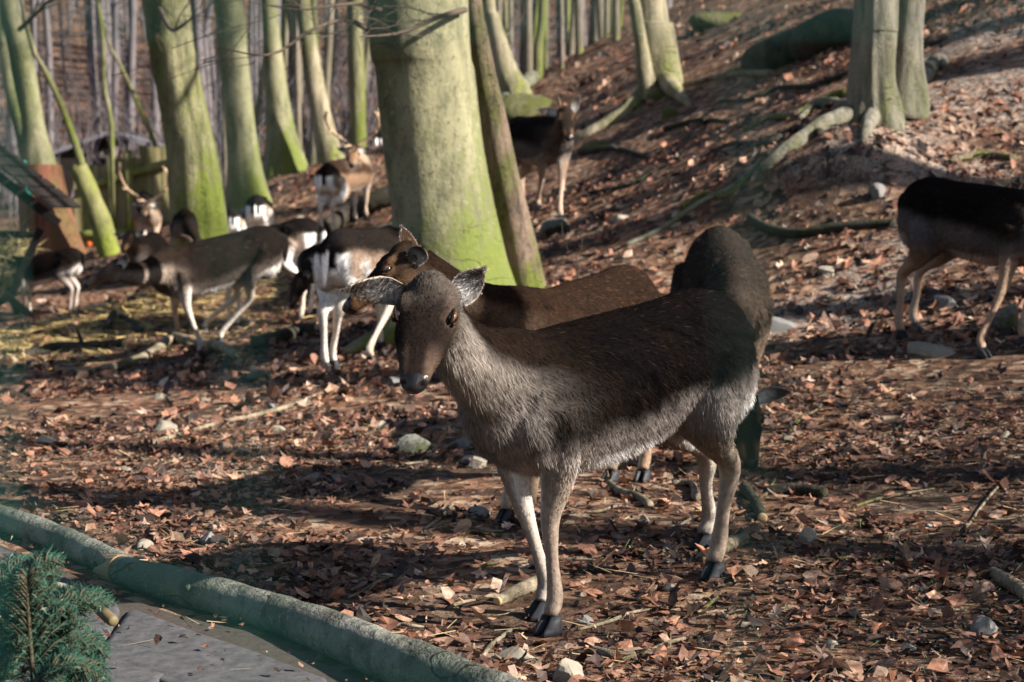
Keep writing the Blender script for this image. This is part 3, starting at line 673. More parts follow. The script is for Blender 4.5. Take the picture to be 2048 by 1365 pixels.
def deerset():
    G = 'fallow deer of the herd'
    def wp(*a): return P(*a)
    # main doe
    f_l, f_r, h_l, h_r = onground(1100, 1268), onground(1082, 1240), onground(1427, 1160), onground(1408, 1100)
    deer('dark doe standing in front, facing the camera with both ears spread', (.245, 5.215, g1(.33, 5.25)), 220, 1.06, 'dark', head=P(864, 594, 4.66), face=(-.13, -.72, -.68), up=(-.05, -.68, .72),
         feet={'fl': f_l, 'fr': f_r, 'hl': h_l, 'hr': h_r}, ears=[(np.zeros(3), (.15, -.95, -.1), P(966, 538, 4.64)), (np.zeros(3), (-.0, -.9, -.45), P(688, 578, 4.58))], fur=135000, voxel=.007, hscale=1.06,
         neck=(-.35, -.25, .9), group=None)
    # brown doe behind her
    deer('brown doe behind the front doe, her head in profile to the left', (.24, 6.88, g1(.2, 6.9)+.02), 238, .98, 'brown', head=P(822, 520, 6.15), face=(-.80, -.12, -.56), up=(-.5, -.15, .85),
         feet={'fl': onground(1056, 1050), 'fr': onground(1012, 1046), 'hr': onground(1222, 965)}, ears=[(np.zeros(3), (.0, -.95, -.1), P(846, 494, 6.05)), (np.zeros(3), (-.5, .6, .1), P(806, 456, 6.2))],
         fur=75000, voxel=.008, neck=(-.75, -.1, .65), group=None, hscale=1.05)
    # grazing doe facing the camera
    deer('dark doe facing the camera with lowered head, behind the front doe\'s rump', (.90, 8.05), 268, 1.03, 'graze', head=P(1482, 800, 7.35), face=(.12, -.35, -.93), up=(.1, -.92, .35),
         ears=[(np.array((.135, .0, .03)), (.1, -.9, -.4)), (np.array((-.13, .0, .03)), (-.1, -.9, -.4))], fur=45000, voxel=.009, neck=(.05, -.55, -.85), group=None, bodyw=1.08)
    # doe cut by the right edge
    deer('dark doe at the right edge of the picture, head out of view', (2.29, 9.24), -52, .99, 'shade', head=(2.95, 8.75, 1.0), face=(.75, -.45, -.5), up=(.4, -.3, .85),
         feet={'hr': onground(1803, 680), 'hl': onground(1832, 664), 'fr': onground(1966, 716), 'fl': onground(2048, 694)}, fur=40000, voxel=.009, group=None)
    # spike buck behind the big trunk
    p = onground(1095, 437)
    deer('young spike buck standing right of the big mossy trunk, facing the camera', (.21, 15.55), 298, 1.04, 'shade', head=P(1130, 226, 14.9), face=(.10, -.62, -.78), up=(.05, -.75, .6),
         feet={'fl': onground(1122, 444), 'fr': onground(1078, 424)}, antler='spike', voxel=.011, ears=[(np.array((.05, 0, .14)), (.2, -.9, 0)), (np.array((-.16, .0, .03)), (-.1, -.9, -.3))], neck=(.2, -.3, .9), fur=9000, group=None)
    # antlered buck seen from behind, looking back
    deer('antlered buck seen from behind, turning its head back, left of the big trunk', (-1.88, 21.9), 62, 1.06, 'buck', head=P(708, 302, 21.9), face=(-.02, -.75, -.62), up=(0, -.6, .8),
         antler=(1.0, 1.05), voxel=.013, ears=[(np.array((.13, 0, .03)), (.2, -.9, 0)), (np.array((-.13, 0, .03)), (-.2, -.9, 0))], neck=(.0, -.2, 1), fur=7000, group=None)
    # rump half hidden by the big trunk
    deer('deer showing only its white rump, half hidden by the big trunk', (-1.82, 30.0), 60, 1.0, 'pied', head=(-1.2, 31.0, 2.3), face=(.5, .7, -.4), up=(.3, .4, .8), voxel=.016, eyes=False, group=None)
    # pied rump left of the does
    deer('deer with black and white rump turned to the camera, left of the two does', (-.84, 11.3), 66, 1.0, 'pied', head=(-.35, 12.05, .55), face=(.2, .5, -.85), up=(.2, .7, .6),
         feet={'hl': onground(652, 742), 'hr': onground(668, 738), 'fr': onground(742, 728)}, voxel=.010, fur=14000, tail=(-.05, 0, -.24), neck=(.3, .6, -.5), group=None)
    # walking deer at left
    deer('dark deer striding left past the pale bent branch, neck stretched forward', (-2.14, 13.62), 206, 1.04, 'walk', head=P(240, 536, 13.1), face=(-.90, -.18, -.40), up=(-.4, -.1, .9),
         feet={'fl': onground(397, 716), 'fr': tuple(onground(352, 690)), 'hl': onground(440, 690), 'hr': onground(410, 668)}, voxel=.010, fur=12000, neck=(-.9, -.1, .35), group=None,
         ears=[(np.array((.06, -.05, .10)), (.1, -.9, .1)), (np.array((.04, .08, .10)), (-.3, .8, .1))])
    # deer behind it, rump to the right
    deer('black-backed deer with white tail turned away, behind the striding deer', (-1.98, 15.15), 158, 1.02, 'pied', head=(-2.85, 15.5, .62), face=(-.7, .3, -.65), up=(-.5, .2, .8), voxel=.011, fur=9000, group=None)
    # dark deer lying, mostly hidden by the pied one
    deer('dark young deer lowering its head, just left of the pied deer\'s legs', (-1.10, 12.95), 186, .80, 'shade', head=P(604, 556, 12.5), face=(-.35, -.35, -.87), up=(-.5, -.5, .6), voxel=.012, neck=(-.8, -.2, -.3), group=None)
    # deer lying chest-on in front of the board fence
    deer('small dark deer resting chest-on, in front of the antlered stag', (-4.15, 21.6), 262, 1.0, 'shade', head=P(262, 470, 21.0), face=(-.25, -.7, -.65), up=(-.2, -.6, .75), lying=True, voxel=.014, neck=(-.1, -.2, 1), group=None,
         ears=[(np.array((.10, 0, .04)), (.2, -.9, 0)), (np.array((-.14, 0, .01)), (-.2, -.9, 0))])
    # stag
    deer('stag with wide antlers standing before the wooden board fence', (-5.56, 29.2), 288, 1.1, 'pied', head=P(294, 410, 28.6), face=(-.05, -.80, -.55), up=(0, -.5, .86), antler=(1.15, 1.25), voxel=.015,
         ears=[(np.array((.14, 0, .02)), (.2, -.9, 0)), (np.array((-.14, 0, .0)), (-.2, -.9, 0))], neck=(-.3, -.2, 1), group=None)
    # fawn at the feeder
    deer('small deer feeding at the hay rack on the left', (-4.72, 19.3), 164, .82, 'walk', head=(-5.45, 19.4, .62), face=(-.9, .1, -.4), up=(-.4, 0, .9), voxel=.013, group=None)
    # two rumps by the fourth trunk
    deer('black rump with two white stripes beside the pale trunk, right of a pair', (-2.85, 21.6), 92, .92, 'pied', head=(-2.8, 22.5, .8), face=(.2, .8, -.5), up=(.1, .5, .8), voxel=.014, eyes=False, group=None)
    deer('shaded rump beside the pale trunk, left of a pair', (-3.12, 21.2), 98, .86, 'pied', head=(-3.3, 22.1, .7), face=(-.1, .8, -.5), up=(0, .5, .8), voxel=.014, eyes=False, group=None)
    # head showing over the striding deer's back
    deer('deer with only its head showing above the striding deer\'s back', (-2.85, 17.1), 268, .95, 'shade', head=P(398, 488, 16.3), face=(-.1, -.6, -.8), up=(0, -.8, .6), voxel=.013, group=None)
# ------------------------------------------------------------------ trees
def px_path(spec):
    """(px, py, depth, width px) -> world points and radii"""
    pts = np.array([P(a, b, d) for a, b, d, w in spec]); rad = np.array([w*.5*d/FPX for a, b, d, w in spec]); return pts, rad
def branchset(p0, d0, L, r, lev, out, rnd, spread=.75, up=.18, k=4):
    n = 5; pts = [np.array(p0, float)]; d = unit(np.array(d0, float)); 
    for i in range(n-1):
        d = unit(d+np.array((rnd.gauss(0, .16), rnd.gauss(0, .16), rnd.gauss(up*.4, .12)))); pts.append(pts[-1]+d*L/(n-1))
    out.append(tube(np.array(pts), np.linspace(r, max(r*.35, .003), n), k if lev > 1 else 3, cap=False))
    if lev <= 0: return
    m = {3: 5, 2: 5, 1: 4}.get(lev, 4)
    for i in range(m):
        t = .3+.7*(i+rnd.random())/m; j = min(n-2, int(t*(n-1))); f = t*(n-1)-j; q = pts[j]*(1-f)+pts[j+1]*f
        dd = unit(unit(pts[j+1]-pts[j])*.7+np.array((rnd.gauss(0, spread), rnd.gauss(0, spread), rnd.gauss(up, .35))))
        branchset(q, dd, L*rnd.uniform(.4, .65), r*.5*(1-.4*t), lev-1, out, rnd, spread, up, k)
def trunk_rings(pts, rad, k, step, flare, fh, lump, seed, lobes=5, ridge=0.0):
    n = max(8, int(np.linalg.norm(np.diff(pts, axis=0), axis=1).sum()/step)); q = catmull(np.hstack([pts, rad[:, None]]), n); c = q[:, :3]; r = np.maximum(q[:, 3], .004)
    th = np.linspace(0, 2*math.pi, k, endpoint=False); z0 = c[0, 2]; hgt = np.maximum(c[:, 2]-z0, 0)[:, None]
    e = np.exp(-hgt/fh); fl = 1+flare*e*(1+.55*np.cos(lobes*th+seed+1.3*np.sin(2*th+seed))[None])
    dirs = np.stack([np.cos(th), np.sin(th), 0*th], -1)[None]; base = c[:, None, :]+dirs*(r[:, None]*fl)[..., None]
    nz = fbm(base*np.array((2.2, 2.2, .8))/max(r.max()*3, .15)*.6+seed*3.7, 3); nz2 = fbm(base*np.array((9, 9, 3.5))+seed, 2)
    rd = 0.0
    if ridge:
        ph = th[None]*9+2.2*np.sin(3*th+seed)[None]+1.2*fbm(np.stack([c[:, 2], 0*c[:, 2], 0*c[:, 2]+seed], -1)*.8, 2)[:, None]
        rd = ridge*(np.abs(np.sin(ph*.5))*1.4-.9+.4*nz2)
    return c[:, None, :]+dirs*(r[:, None]*fl*(1+lump*nz+lump*.35*nz2+rd))[..., None]
def tree(label, spec, mat, top=9.0, k=20, step=.16, flare=.5, fh=.35, lump=.10, seed=0, crown=True, group=None, name='tree', lobes=5, ridge=0.0, roots=(), limbs=(), cat='tree', world=False, cs=4, stems=(), sink=.25, cl=1.0, lev=2, nb=9):
    rnd = random.Random(seed*77+5); pts, rad = px_path(spec) if not world else (np.array([s[:3] for s in spec]), np.array([s[3] for s in spec]))
    base = pts[0].copy(); base[2] = g1(base[0], base[1])
    pts = np.vstack([pts[0]+np.array((0, 0, -sink)) if pts[0][2] <= base[2]+.05 else base+np.array((0, 0, -sink)), pts]); rad = np.concatenate([[rad[0]*1.05], rad])
    d = unit(pts[-1]-pts[-2]); d = unit(d*.6+np.array((0, 0, .6)))
    nvis = len(pts)
    if top > 0:
        p = pts[-1]; rem = top-(p[2]-base[2])
        for i in range(4):
            d = unit(d+np.array((rnd.gauss(0, .06), rnd.gauss(0, .06), .15))); p = p+d*rem/4; pts = np.vstack([pts, p]); rad = np.append(rad, rad[nvis-1]*(1-.2*(i+1)))
    root = empty(name, base); tag(root, label, cat, group)
    rg = trunk_rings(pts, rad, k, step, flare, fh, lump, seed, lobes, ridge)
    parts = [loft(rg-base)]
    for rt in roots:      # surface roots: first point inside the trunk foot, the rest half sunk in the ground
        rp, rr = [], []
        for i, (a, b, w) in enumerate(rt):
            g = onground(a, b); r_ = w*.5*g[1]/FPX; g[2] += r_*(.35 if i else 1.0); rp.append(g); rr.append(r_)
        rp = np.array(rp); rp[0, :2] = .65*base[:2]+.35*rp[0, :2]; rp[0, 2] = base[2]+rr[0]*1.2
        parts.append(tube(rp-base, rr, 12, n=26, lump=.28, seed=seed))
    for stm in stems:
        rp, rr = px_path(stm); parts.append(tube(rp-base, rr, 16, n=26, lump=.12, seed=seed+2))
    Vt, Ft = merge(parts); t = obj('trunk', mesh('trunk', Vt, Ft), M[mat], root)
    for lb in limbs:
        lp, lr = px_path(lb); o_ = []; o_.append(tube(lp-base, lr, 6, n=14, cap=False, lump=.1, seed=seed))
        for j in range(5):
            i = rnd.randrange(1, len(lp)); q = lp[i-1]+(lp[i]-lp[i-1])*rnd.random(); dd = unit(lp[i]-lp[i-1]); branchset(q-base, unit(dd+np.array((rnd.gauss(0, .3), rnd.gauss(0, .3), rnd.gauss(-.1, .3)))), rnd.uniform(.3, .8), lr[-1]*.8, 1, o_, rnd, .5, 0, 3)
        Vl, Fl = merge(o_); obj('limb', mesh('limb', Vl, Fl), M['twig'], root)
    if crown and top > 0:
        out = []; q = catmull(np.hstack([pts[nvis-1:], rad[nvis-1:, None]]), 20)
        for i in range(nb):
            j = int(cs+(19-cs)*i/max(nb-1, 1)*.98); a = rnd.uniform(0, 2*math.pi); dd = (math.cos(a), math.sin(a), rnd.uniform(.25, .9)); branchset(q[j, :3]-base, dd, cl*rnd.uniform(1.8, 3.4), q[j, 3]*.45, lev, out, rnd)
        Vc, Fc = merge(out); obj('crown', mesh('crown', Vc, Fc), M['twig'], root)
    return root
def build_trees():
    W4 = lambda l, d: [(a, b, d, w) for a, b, w in l]
    tree('huge smooth beech trunk with green algae standing behind the two does', W4([(918, 640, 232), (905, 540, 222), (888, 420, 204), (868, 300, 199), (852, 150, 197), (838, 0, 197)], 12.0), 'beech', 13, 72, .05, .42, .32, .055, 1, ridge=.012, lobes=4,
         roots=[[(850, 660, 90), (790, 690, 64), (735, 700, 46), (690, 712, 24)], [(985, 655, 70), (1040, 665, 46), (1090, 672, 18)], [(900, 690, 80), (880, 725, 40), (865, 745, 16)]],
         limbs=[[(742, 62, 11.9, 13), (690, 40, 11.5, 9), (620, 62, 11.2, 7), (540, 110, 11, 5), (430, 95, 10.8, 2)], [(930, 20, 11.8, 13), (880, 34, 11.4, 10), (800, 66, 11.2, 7), (720, 74, 11, 3)], [(760, 20, 11.7, 9), (700, 8, 11.3, 7), (600, 20, 11, 4), (500, 5, 11, 2)]])
    tree('slender dark leaning trunk with peeling bark, touching the right of the huge beech', W4([(1056, 600, 78), (1046, 520, 66), (1025, 420, 60), (1002, 320, 54), (985, 230, 50), (968, 140, 44), (955, 60, 38), (946, 0, 36)], 12.3), 'dark_bark', 8, 40, .05, .28, .25, .12, 2, ridge=.08, nb=6)
    tree('thick leaning mossy trunk with a knot, left of the picture behind the deer', W4([(408, 575, 128), (402, 480, 112), (392, 380, 106), (382, 290, 100), (362, 190, 92), (345, 100, 92), (332, 0, 92)], 17.0), 'beech_mossy', 12, 56, .08, .4, .4, .10, 3, ridge=.06,
         limbs=[[(320, 20, 16.8, 14), (345, 60, 16.3, 8), (380, 40, 16, 4)]])
    tree('pale green trunk right of the thick mossy trunk', W4([(502, 430, 82), (490, 330, 64), (478, 220, 58), (466, 100, 58), (455, 0, 58)], 24.0), 'beech', 12, 26, .14, .5, .5, .08, 4)
    tree('pale straight trunk in the sun, middle of the left background', W4([(573, 345, 76), (560, 250, 54), (550, 150, 42), (542, 60, 34), (538, 0, 32)], 30.0), 'beech', 12, 22, .2, .35, .5, .06, 5)
    tree('leaning sunlit trunk with yellow-green foot, left of the antlered buck', W4([(664, 332, 50), (648, 260, 42), (630, 170, 38), (616, 80, 32), (606, 0, 28)], 28.5), 'pale_bark', 11, 20, .2, .35, .5, .10, 6)
    tree('thin grey stem close beside the leaning sunlit trunk', W4([(626, 345, 22), (628, 270, 16), (624, 180, 13), (620, 90, 12), (615, 0, 11)], 29.5), 'grey_bark', 9, 10, .3, .3, .4, .08, 7, nb=5)
    # left edge: twin trunk above a red-brown wrapped foot
    t = tree('twin grey trunk at the left edge with a red-brown foot', W4([(112, 520, 96), (92, 420, 84), (78, 330, 70), (66, 250, 46), (52, 150, 42), (34, 70, 38), (18, 0, 36)], 24.0), 'beech', 11, 24, .12, .35, .4, .09, 8,
         stems=[[(72, 370, 24, 40), (45, 260, 24, 34), (22, 170, 24, 30), (5, 60, 24, 26), (-8, -30, 24, 24)]], limbs=[[(38, 60, 23.8, 10), (70, 30, 23.5, 8), (105, -5, 23.2, 6)]])
    base = np.array(t.location); rp, rr = px_path(W4([(112, 512, 104), (92, 420, 92), (80, 330, 78)], 24.0)); rg = trunk_rings(rp, rr*1.06, 24, .2, .2, .4, .05, 8)-base
    o = obj('trunk_guard', mesh('trunk_guard', *loft(rg, cap=False)), M['red_wood'], t); o['label'] = 'red-brown sheath round the trunk foot'
    o = obj('strap', mesh('strap', *tube(np.array([P(47, 322, 23.3), P(52, 352, 23.25), P(56, 392, 23.3)])-base, [(.035, .01)]*3, 6)), M['strap'], t); o['label'] = 'turquoise strap'
    sap = [('thin mossy sapling leaning right above the board fence', [(205, 505, 22), (180, 400, 20), (158, 310, 17), (128, 225, 14), (95, 150, 12), (60, 80, 9)], 25.5, 'beech_mossy'),
           ('forked mossy sapling standing at the board fence', [(232, 400, 12), (225, 320, 11), (222, 240, 10), (208, 170, 9), (206, 80, 8), (195, 0, 7)], 34, 'beech_mossy'),
           ('thin sapling bending over the right end of the board fence', [(322, 330, 12), (300, 265, 11), (268, 190, 9), (240, 130, 8), (215, 80, 6)], 34.5, 'beech_mossy'),
           ('straight green sapling right of the leaning sunlit trunk', [(718, 300, 30), (716, 200, 30), (713, 100, 29), (710, 0, 28)], 33, 'beech_mossy'),
           ('thin straight sapling behind the pale straight trunk', [(598, 300, 12), (596, 200, 12), (593, 100, 11), (590, 0, 10)], 36, 'far_bark')]
    for i, (lb, sp, d, mt) in enumerate(sap): tree(lb, W4(sp, d), mt, 7.5, 9, .35, .2, .3, .08, 20+i, nb=8, cl=.6, lev=2, name='sapling', group='saplings in the left background')
    # centre ridge
    tree('curved pale trunk with swollen foot right of the slender dark trunk', W4([(1030, 190, 70), (1010, 135, 48), (996, 80, 34), (984, 30, 28), (976, -10, 26)], 24.5), 'pale_bark', 9, 18, .14, .5, .3, .12, 9, nb=6)
    tree('bright green thin trunk on the ridge behind the mossy boulders', W4([(1076, 110, 20), (1082, 60, 17), (1086, 0, 17)], 31), 'beech_mossy', 10, 12, .3, .3, .3, .06, 10, nb=6)
    tree('sunlit trunk with dark twin stem on the hillside', W4([(1322, 170, 84), (1316, 110, 80), (1308, 50, 74), (1298, 0, 68)], 20.0), 'pale_bark', 11, 26, .12, .25, .35, .09, 11,
         stems=[W4([(1300, 200, 40), (1290, 150, 36), (1284, 100, 28), (1274, 40, 25), (1260, -40, 22)], 19.75)], roots=[[(1290, 190, 46), (1262, 225, 34), (1215, 250, 27), (1170, 275, 22), (1120, 300, 12)], [(1345, 185, 40), (1362, 200, 24), (1378, 215, 10)]])
    bd = float(onground(1745, 228)[1])-.45
    tree('broad flaking trunk with spreading roots high on the right bank', W4([(1752, 225, 96), (1748, 170, 88), (1748, 100, 86), (1750, 40, 86), (1752, 0, 86)], bd), 'grey_bark', 11, 72, .05, .55, .26, .20, 12, ridge=.055,
         stems=[W4([(1806, 240, 110), (1810, 190, 92), (1812, 130, 72), (1816, 60, 60), (1822, 0, 58), (1830, -60, 54)], bd+.2)], roots=[[(1850, 130, 50), (1872, 132, 34), (1890, 140, 14)], [(1715, 236, 46), (1650, 255, 34), (1580, 300, 30), (1530, 340, 20), (1505, 362, 10)], [(1740, 244, 40), (1732, 268, 22), (1724, 290, 9)], [(1690, 215, 40), (1640, 215, 26), (1600, 240, 12)]])
    # trees on the bank to the right of the picture, whose trunks and crowns lie between the sun and the clearing
    for i, (X, c, r, H) in enumerate([(7.2, 5.66, .20, 12), (9.0, 6.98, .17, 11), (7.6, 9.35, .34, 13), (11.5, 10.3, .22, 12), (9.5, 12.4, .26, 12), (13.0, 16.2, .3, 13), (16.5, 14.6, .26, 13), (12.5, 17.5, .3, 13), (9.0, 15.0, .2, 11), (15, 20.5, .3, 13)]):
        y = (c-.375*X)/.927; z = g1(X, y)
        tree('bare tree on the bank beyond the right edge', [(X, y, z, r), (X+.1, y, z+1.5, r*.9), (X+.15, y+.1, z+3.2, r*.84)], 'beech', H, 16, .4, .5, .4, .08, 40+i, world=True, lev=2, cs=9, group='bare trees beyond the right edge', nb=7, cl=.9)
    for i, (X, Y, H) in enumerate([(2.25, 4.35, 1.0), (2.55, 5.05, 1.15), (2.75, 5.75, 1.2), (3.0, 6.6, 1.2), (3.3, 7.6, 1.1), (2.9, 4.6, 1.3)]):  # low shrubs added out of view to throw mottled shade on the lower right
        rn_ = random.Random(300+i); out = []
        for j in range(11): branchset((rn_.gauss(0, .10), rn_.gauss(0, .10), -.03), (rn_.gauss(0, .42), rn_.gauss(0, .42), 1), H*rn_.uniform(.7, 1.1), .012, 2, out, rn_, .55, .12, 3)
        o = obj('shade_shrub', mesh('shade_shrub', *merge(out)), M['twig'], None, (X, Y, g1(X, Y))); tag(o, 'twiggy shrub added out of view to shade the lower right ground', 'shrub', 'shade shrubs added out of view at right')
    # thin poles on the ridge and behind
    rnd = random.Random(5); n = 0
    for i in range(46):
        px = rnd.uniform(965, 1240) if i < 26 else rnd.uniform(430, 790); d = rnd.uniform(33, 44); w = rnd.uniform(7, 17)
        b = P(px, 100, d); z = g1(b[0], b[1]); lean = rnd.gauss(0, .25)
        tree('slim pole tree in the thicket on the ridge' if i < 26 else 'slim pole tree in the background between the pale trunks', [(b[0], b[1], z, w*.5*d/FPX), (b[0]+lean*.5, b[1], z+2.5, w*.45*d/FPX), (b[0]+lean, b[1], z+5, w*.4*d/FPX)], rnd.choice(['far_bark', 'far_bark', 'far_bark', 'beech_mossy']),
             8.5, 7, .8, .15, .3, .06, 100+i, world=True, name='pole_tree', group='pole trees on the ridge' if i < 26 else 'pole trees in the left background', nb=7, cl=.55, lev=1)
    # the far wood: one mass of stems and twigs
    out = []; nr_ = np.random.default_rng(3)
    for i in range(430):
        y = nr_.uniform(46, 120); x = nr_.uniform(-.36, .12)*y; z = g1(x, y); r = nr_.uniform(.05, .16); h = nr_.uniform(7, 13)
        out.append(tube(np.array([(x, y, z-.3), (x+nr_.normal(0, .2), y, z+h*.5), (x+nr_.normal(0, .4), y, z+h)]), [r, r*.75, r*.3], 5, cap=False))
        for j in range(9):
            zz = z+nr_.uniform(.5, h); a = nr_.uniform(0, 6.28); L_ = nr_.uniform(.8, 2.4); e = np.array((math.cos(a)*L_, math.sin(a)*L_*.5, nr_.uniform(.1, 1.2)))
            out.append(tube(np.array([(x, y, zz), np.array((x, y, zz))+e*.5+nr_.normal(0, .1, 3), np.array((x, y, zz))+e]), [.022, .016, .006], 3, cap=False))
    for i in range(1700):   # brushwood
        y = nr_.uniform(36, 80); x = nr_.uniform(-.34, .02)*y; z = g1(x, y); a = nr_.normal(0, .35); L_ = nr_.uniform(.8, 3.2)
        out.append(tube(np.array([(x, y, z), (x+a*L_*.5, y, z+L_*.6), (x+a*L_*1.2, y, z+L_)]), [.02, .014, .004], 3, cap=False))
    Vf, Ff = merge(out); tag(obj('far_wood', mesh('far_wood', Vf, Ff), M['far_twig']), 'bare winter wood massed on the far slope', 'wood', None, 'stuff')
M['far_twig'] = mat_plain('hazed_stems', (.125, .108, .112), .85, .15, nscale=3, var=.4, bumpd=0)  # bluish grey puts the distant haze into the stem colour
M['red_wood'] = mat_bark('red_brown_sheath', (.17, .065, .04), (.06, .024, .017), (.18, .18, .05), .15, .5, .15, 10, .01)
M['strap'] = mat_plain('turquoise_strap', (.03, .22, .17), .6)
# ------------------------------------------------------------------ fallen leaves, crumbs, straw
def leaf_template(kind, seed):
    r = np.random.default_rng(seed)
    if kind == 'lobed':      # maple or oak like outline
        n = 14; t = np.linspace(0, 2*math.pi, n, endpoint=False); rad = .34+.16*np.cos(5*t+.3)+.05*np.cos(2*t)+r.normal(0, .03, n); x = np.cos(t)*rad*1.25; y = np.sin(t)*rad
        V = np.stack([x, y, 0*x], -1); V = np.vstack([V, [[0, 0, 0]]])
        F = np.array([(i, (i+1) % n, n) for i in range(n)])
    elif kind == 'oval':
        n = 10; t = np.linspace(0, 2*math.pi, n, endpoint=False); x = np.cos(t)*.5; y = np.sin(t)*.29*(1-.25*np.cos(t)); V = np.stack([x, y, 0*x], -1); V = np.vstack([V, [[0, 0, 0]]]); F = np.array([(i, (i+1) % n, n) for i in range(n)])
    else:                    # torn fragment
        n = 6; t = np.sort(r.uniform(0, 2*math.pi, n)); t = np.linspace(0, 2*math.pi, n, endpoint=False)+r.normal(0, .25, n); rad = r.uniform(.25, .55, n); V = np.stack([np.cos(t)*rad, np.sin(t)*rad*.75, 0*t], -1); V = np.vstack([V, [[0, 0, 0]]]); F = np.array([(i, (i+1) % n, n) for i in range(n)])
    c1, c2, c3 = r.normal(0, .35), r.normal(0, .55), r.normal(0, .4)
    V[:, 2] = c1*V[:, 0]**2+c2*V[:, 1]**2+c3*V[:, 0]*V[:, 1]+.25*np.abs(V[:, 1])*r.uniform(0, 1)+r.normal(0, .035, len(V))
    return V, F
def rotmats(yaw, tilt, ax):
    c, s = np.cos(yaw), np.sin(yaw); n = len(yaw); Z = np.zeros((n, 3, 3)); Z[:, 0, 0] = c; Z[:, 0, 1] = -s; Z[:, 1, 0] = s; Z[:, 1, 1] = c; Z[:, 2, 2] = 1
    ux, uy = np.cos(ax), np.sin(ax); ct, st_ = np.cos(tilt), np.sin(tilt); T = np.zeros((n, 3, 3))
    T[:, 0, 0] = ct+ux*ux*(1-ct); T[:, 0, 1] = ux*uy*(1-ct); T[:, 0, 2] = uy*st_; T[:, 1, 0] = ux*uy*(1-ct); T[:, 1, 1] = ct+uy*uy*(1-ct); T[:, 1, 2] = -ux*st_; T[:, 2, 0] = -uy*st_; T[:, 2, 1] = ux*st_; T[:, 2, 2] = ct
    return T@Z
LEAFCOL = np.array([(.32, .150, .090), (.20, .095, .060), (.40, .235, .150), (.105, .055, .038), (.050, .031, .025), (.25, .165, .115), (.48, .34, .245), (.032, .022, .018)])*np.array((1.0, 1.0, 1.02))
def scatter(n, y0, y1, xm, bias=1.0):
    """points on the ground inside the view and a margin either side of it"""
    y = y0+(y1-y0)*rng.random(n*2)**bias; x = rng.uniform(-1, 1, n*2)*(y*.29+xm)
    w = rng.random(n*2) < (y*.29+xm)/(y1*.29+xm)*1.0
    x, y = x[w][:n], y[w][:n]; return x, y
def in_path(x, y):      # left-bottom corner beyond the log rail is paved, no litter there
    return (y < RAIL(x))
def slope_n(x, y):
    e = .05; return unit(np.stack([-(gz(x+e, y)-gz(x-e, y))/(2*e), -(gz(x, y+e)-gz(x, y-e))/(2*e), np.ones_like(x)], -1))
def litter(name, label, n, y0, y1, xm, s0, s1, kinds, bias=1.0, lift=.012, tilt=.45, dark=1.0, p=(.15, .19, .07, .21, .16, .10, .03, .09), mat=None, keepsand=.3, path=0.0):
    x, y = scatter(n, y0, y1, xm, bias); k = ~in_path(x, y) | (rng.random(len(x)) < path)
    dens = fbm(np.stack([x*.9, y*.9, 0*x], -1)+31, 3); k &= (rng.random(len(x)) < np.clip(.66+1.5*dens, .10, 1)); k &= ~((rng.random(len(x)) < sandy(x, y)*keepsand))
    x, y = x[k], y[k]; n = len(x); z = gz(x, y)+.030*in_path(x, y)*(y < RAIL(x)-.12); N_ = slope_n(x, y)
    size = s0+(s1*1.35-s0)*rng.random(n)**2.0; yaw = rng.uniform(0, 6.28, n); tl = np.abs(rng.normal(0, tilt, n)); ax = rng.uniform(0, 6.28, n)
    Rm = rotmats(yaw, tl, ax); zoff = lift*rng.random(n)+.22*size*np.sin(tl)
    ci = rng.choice(len(LEAFCOL), n, p=p); C = LEAFCOL[ci]*rng.uniform(.65, 1.3, (n, 1))*dark
    ti = rng.integers(0, len(kinds), n); Vs, Fs, Cs, off = [], [], [], 0
    for t, (kd, sd) in enumerate(kinds):
        Vt, Ft = leaf_template(kd, sd); m = np.where(ti == t)[0]
        if not len(m): continue
        v = np.einsum('nij,kj->nki', Rm[m], Vt)*size[m, None, None]
        v[..., 2] += -(N_[m, 0, None]*v[..., 0]+N_[m, 1, None]*v[..., 1])/N_[m, 2, None]
        v += np.stack([x[m], y[m], z[m]+zoff[m]], -1)[:, None]
        Fs.append((Ft[None]+(np.arange(len(m))*len(Vt))[:, None, None]).reshape(-1, 3)+off); Vs.append(v.reshape(-1, 3)); Cs.append(np.repeat(C[m], len(Vt), 0)*rng.uniform(.82, 1.15, (len(m)*len(Vt), 1))); off += len(m)*len(Vt)
    o = obj(name, mesh(name, np.vstack(Vs), [np.vstack(Fs)], np.vstack(Cs), smooth=False), mat or M['leaf']); o['kind'] = 'stuff'; o['label'] = label; o['category'] = 'leaves'; return o
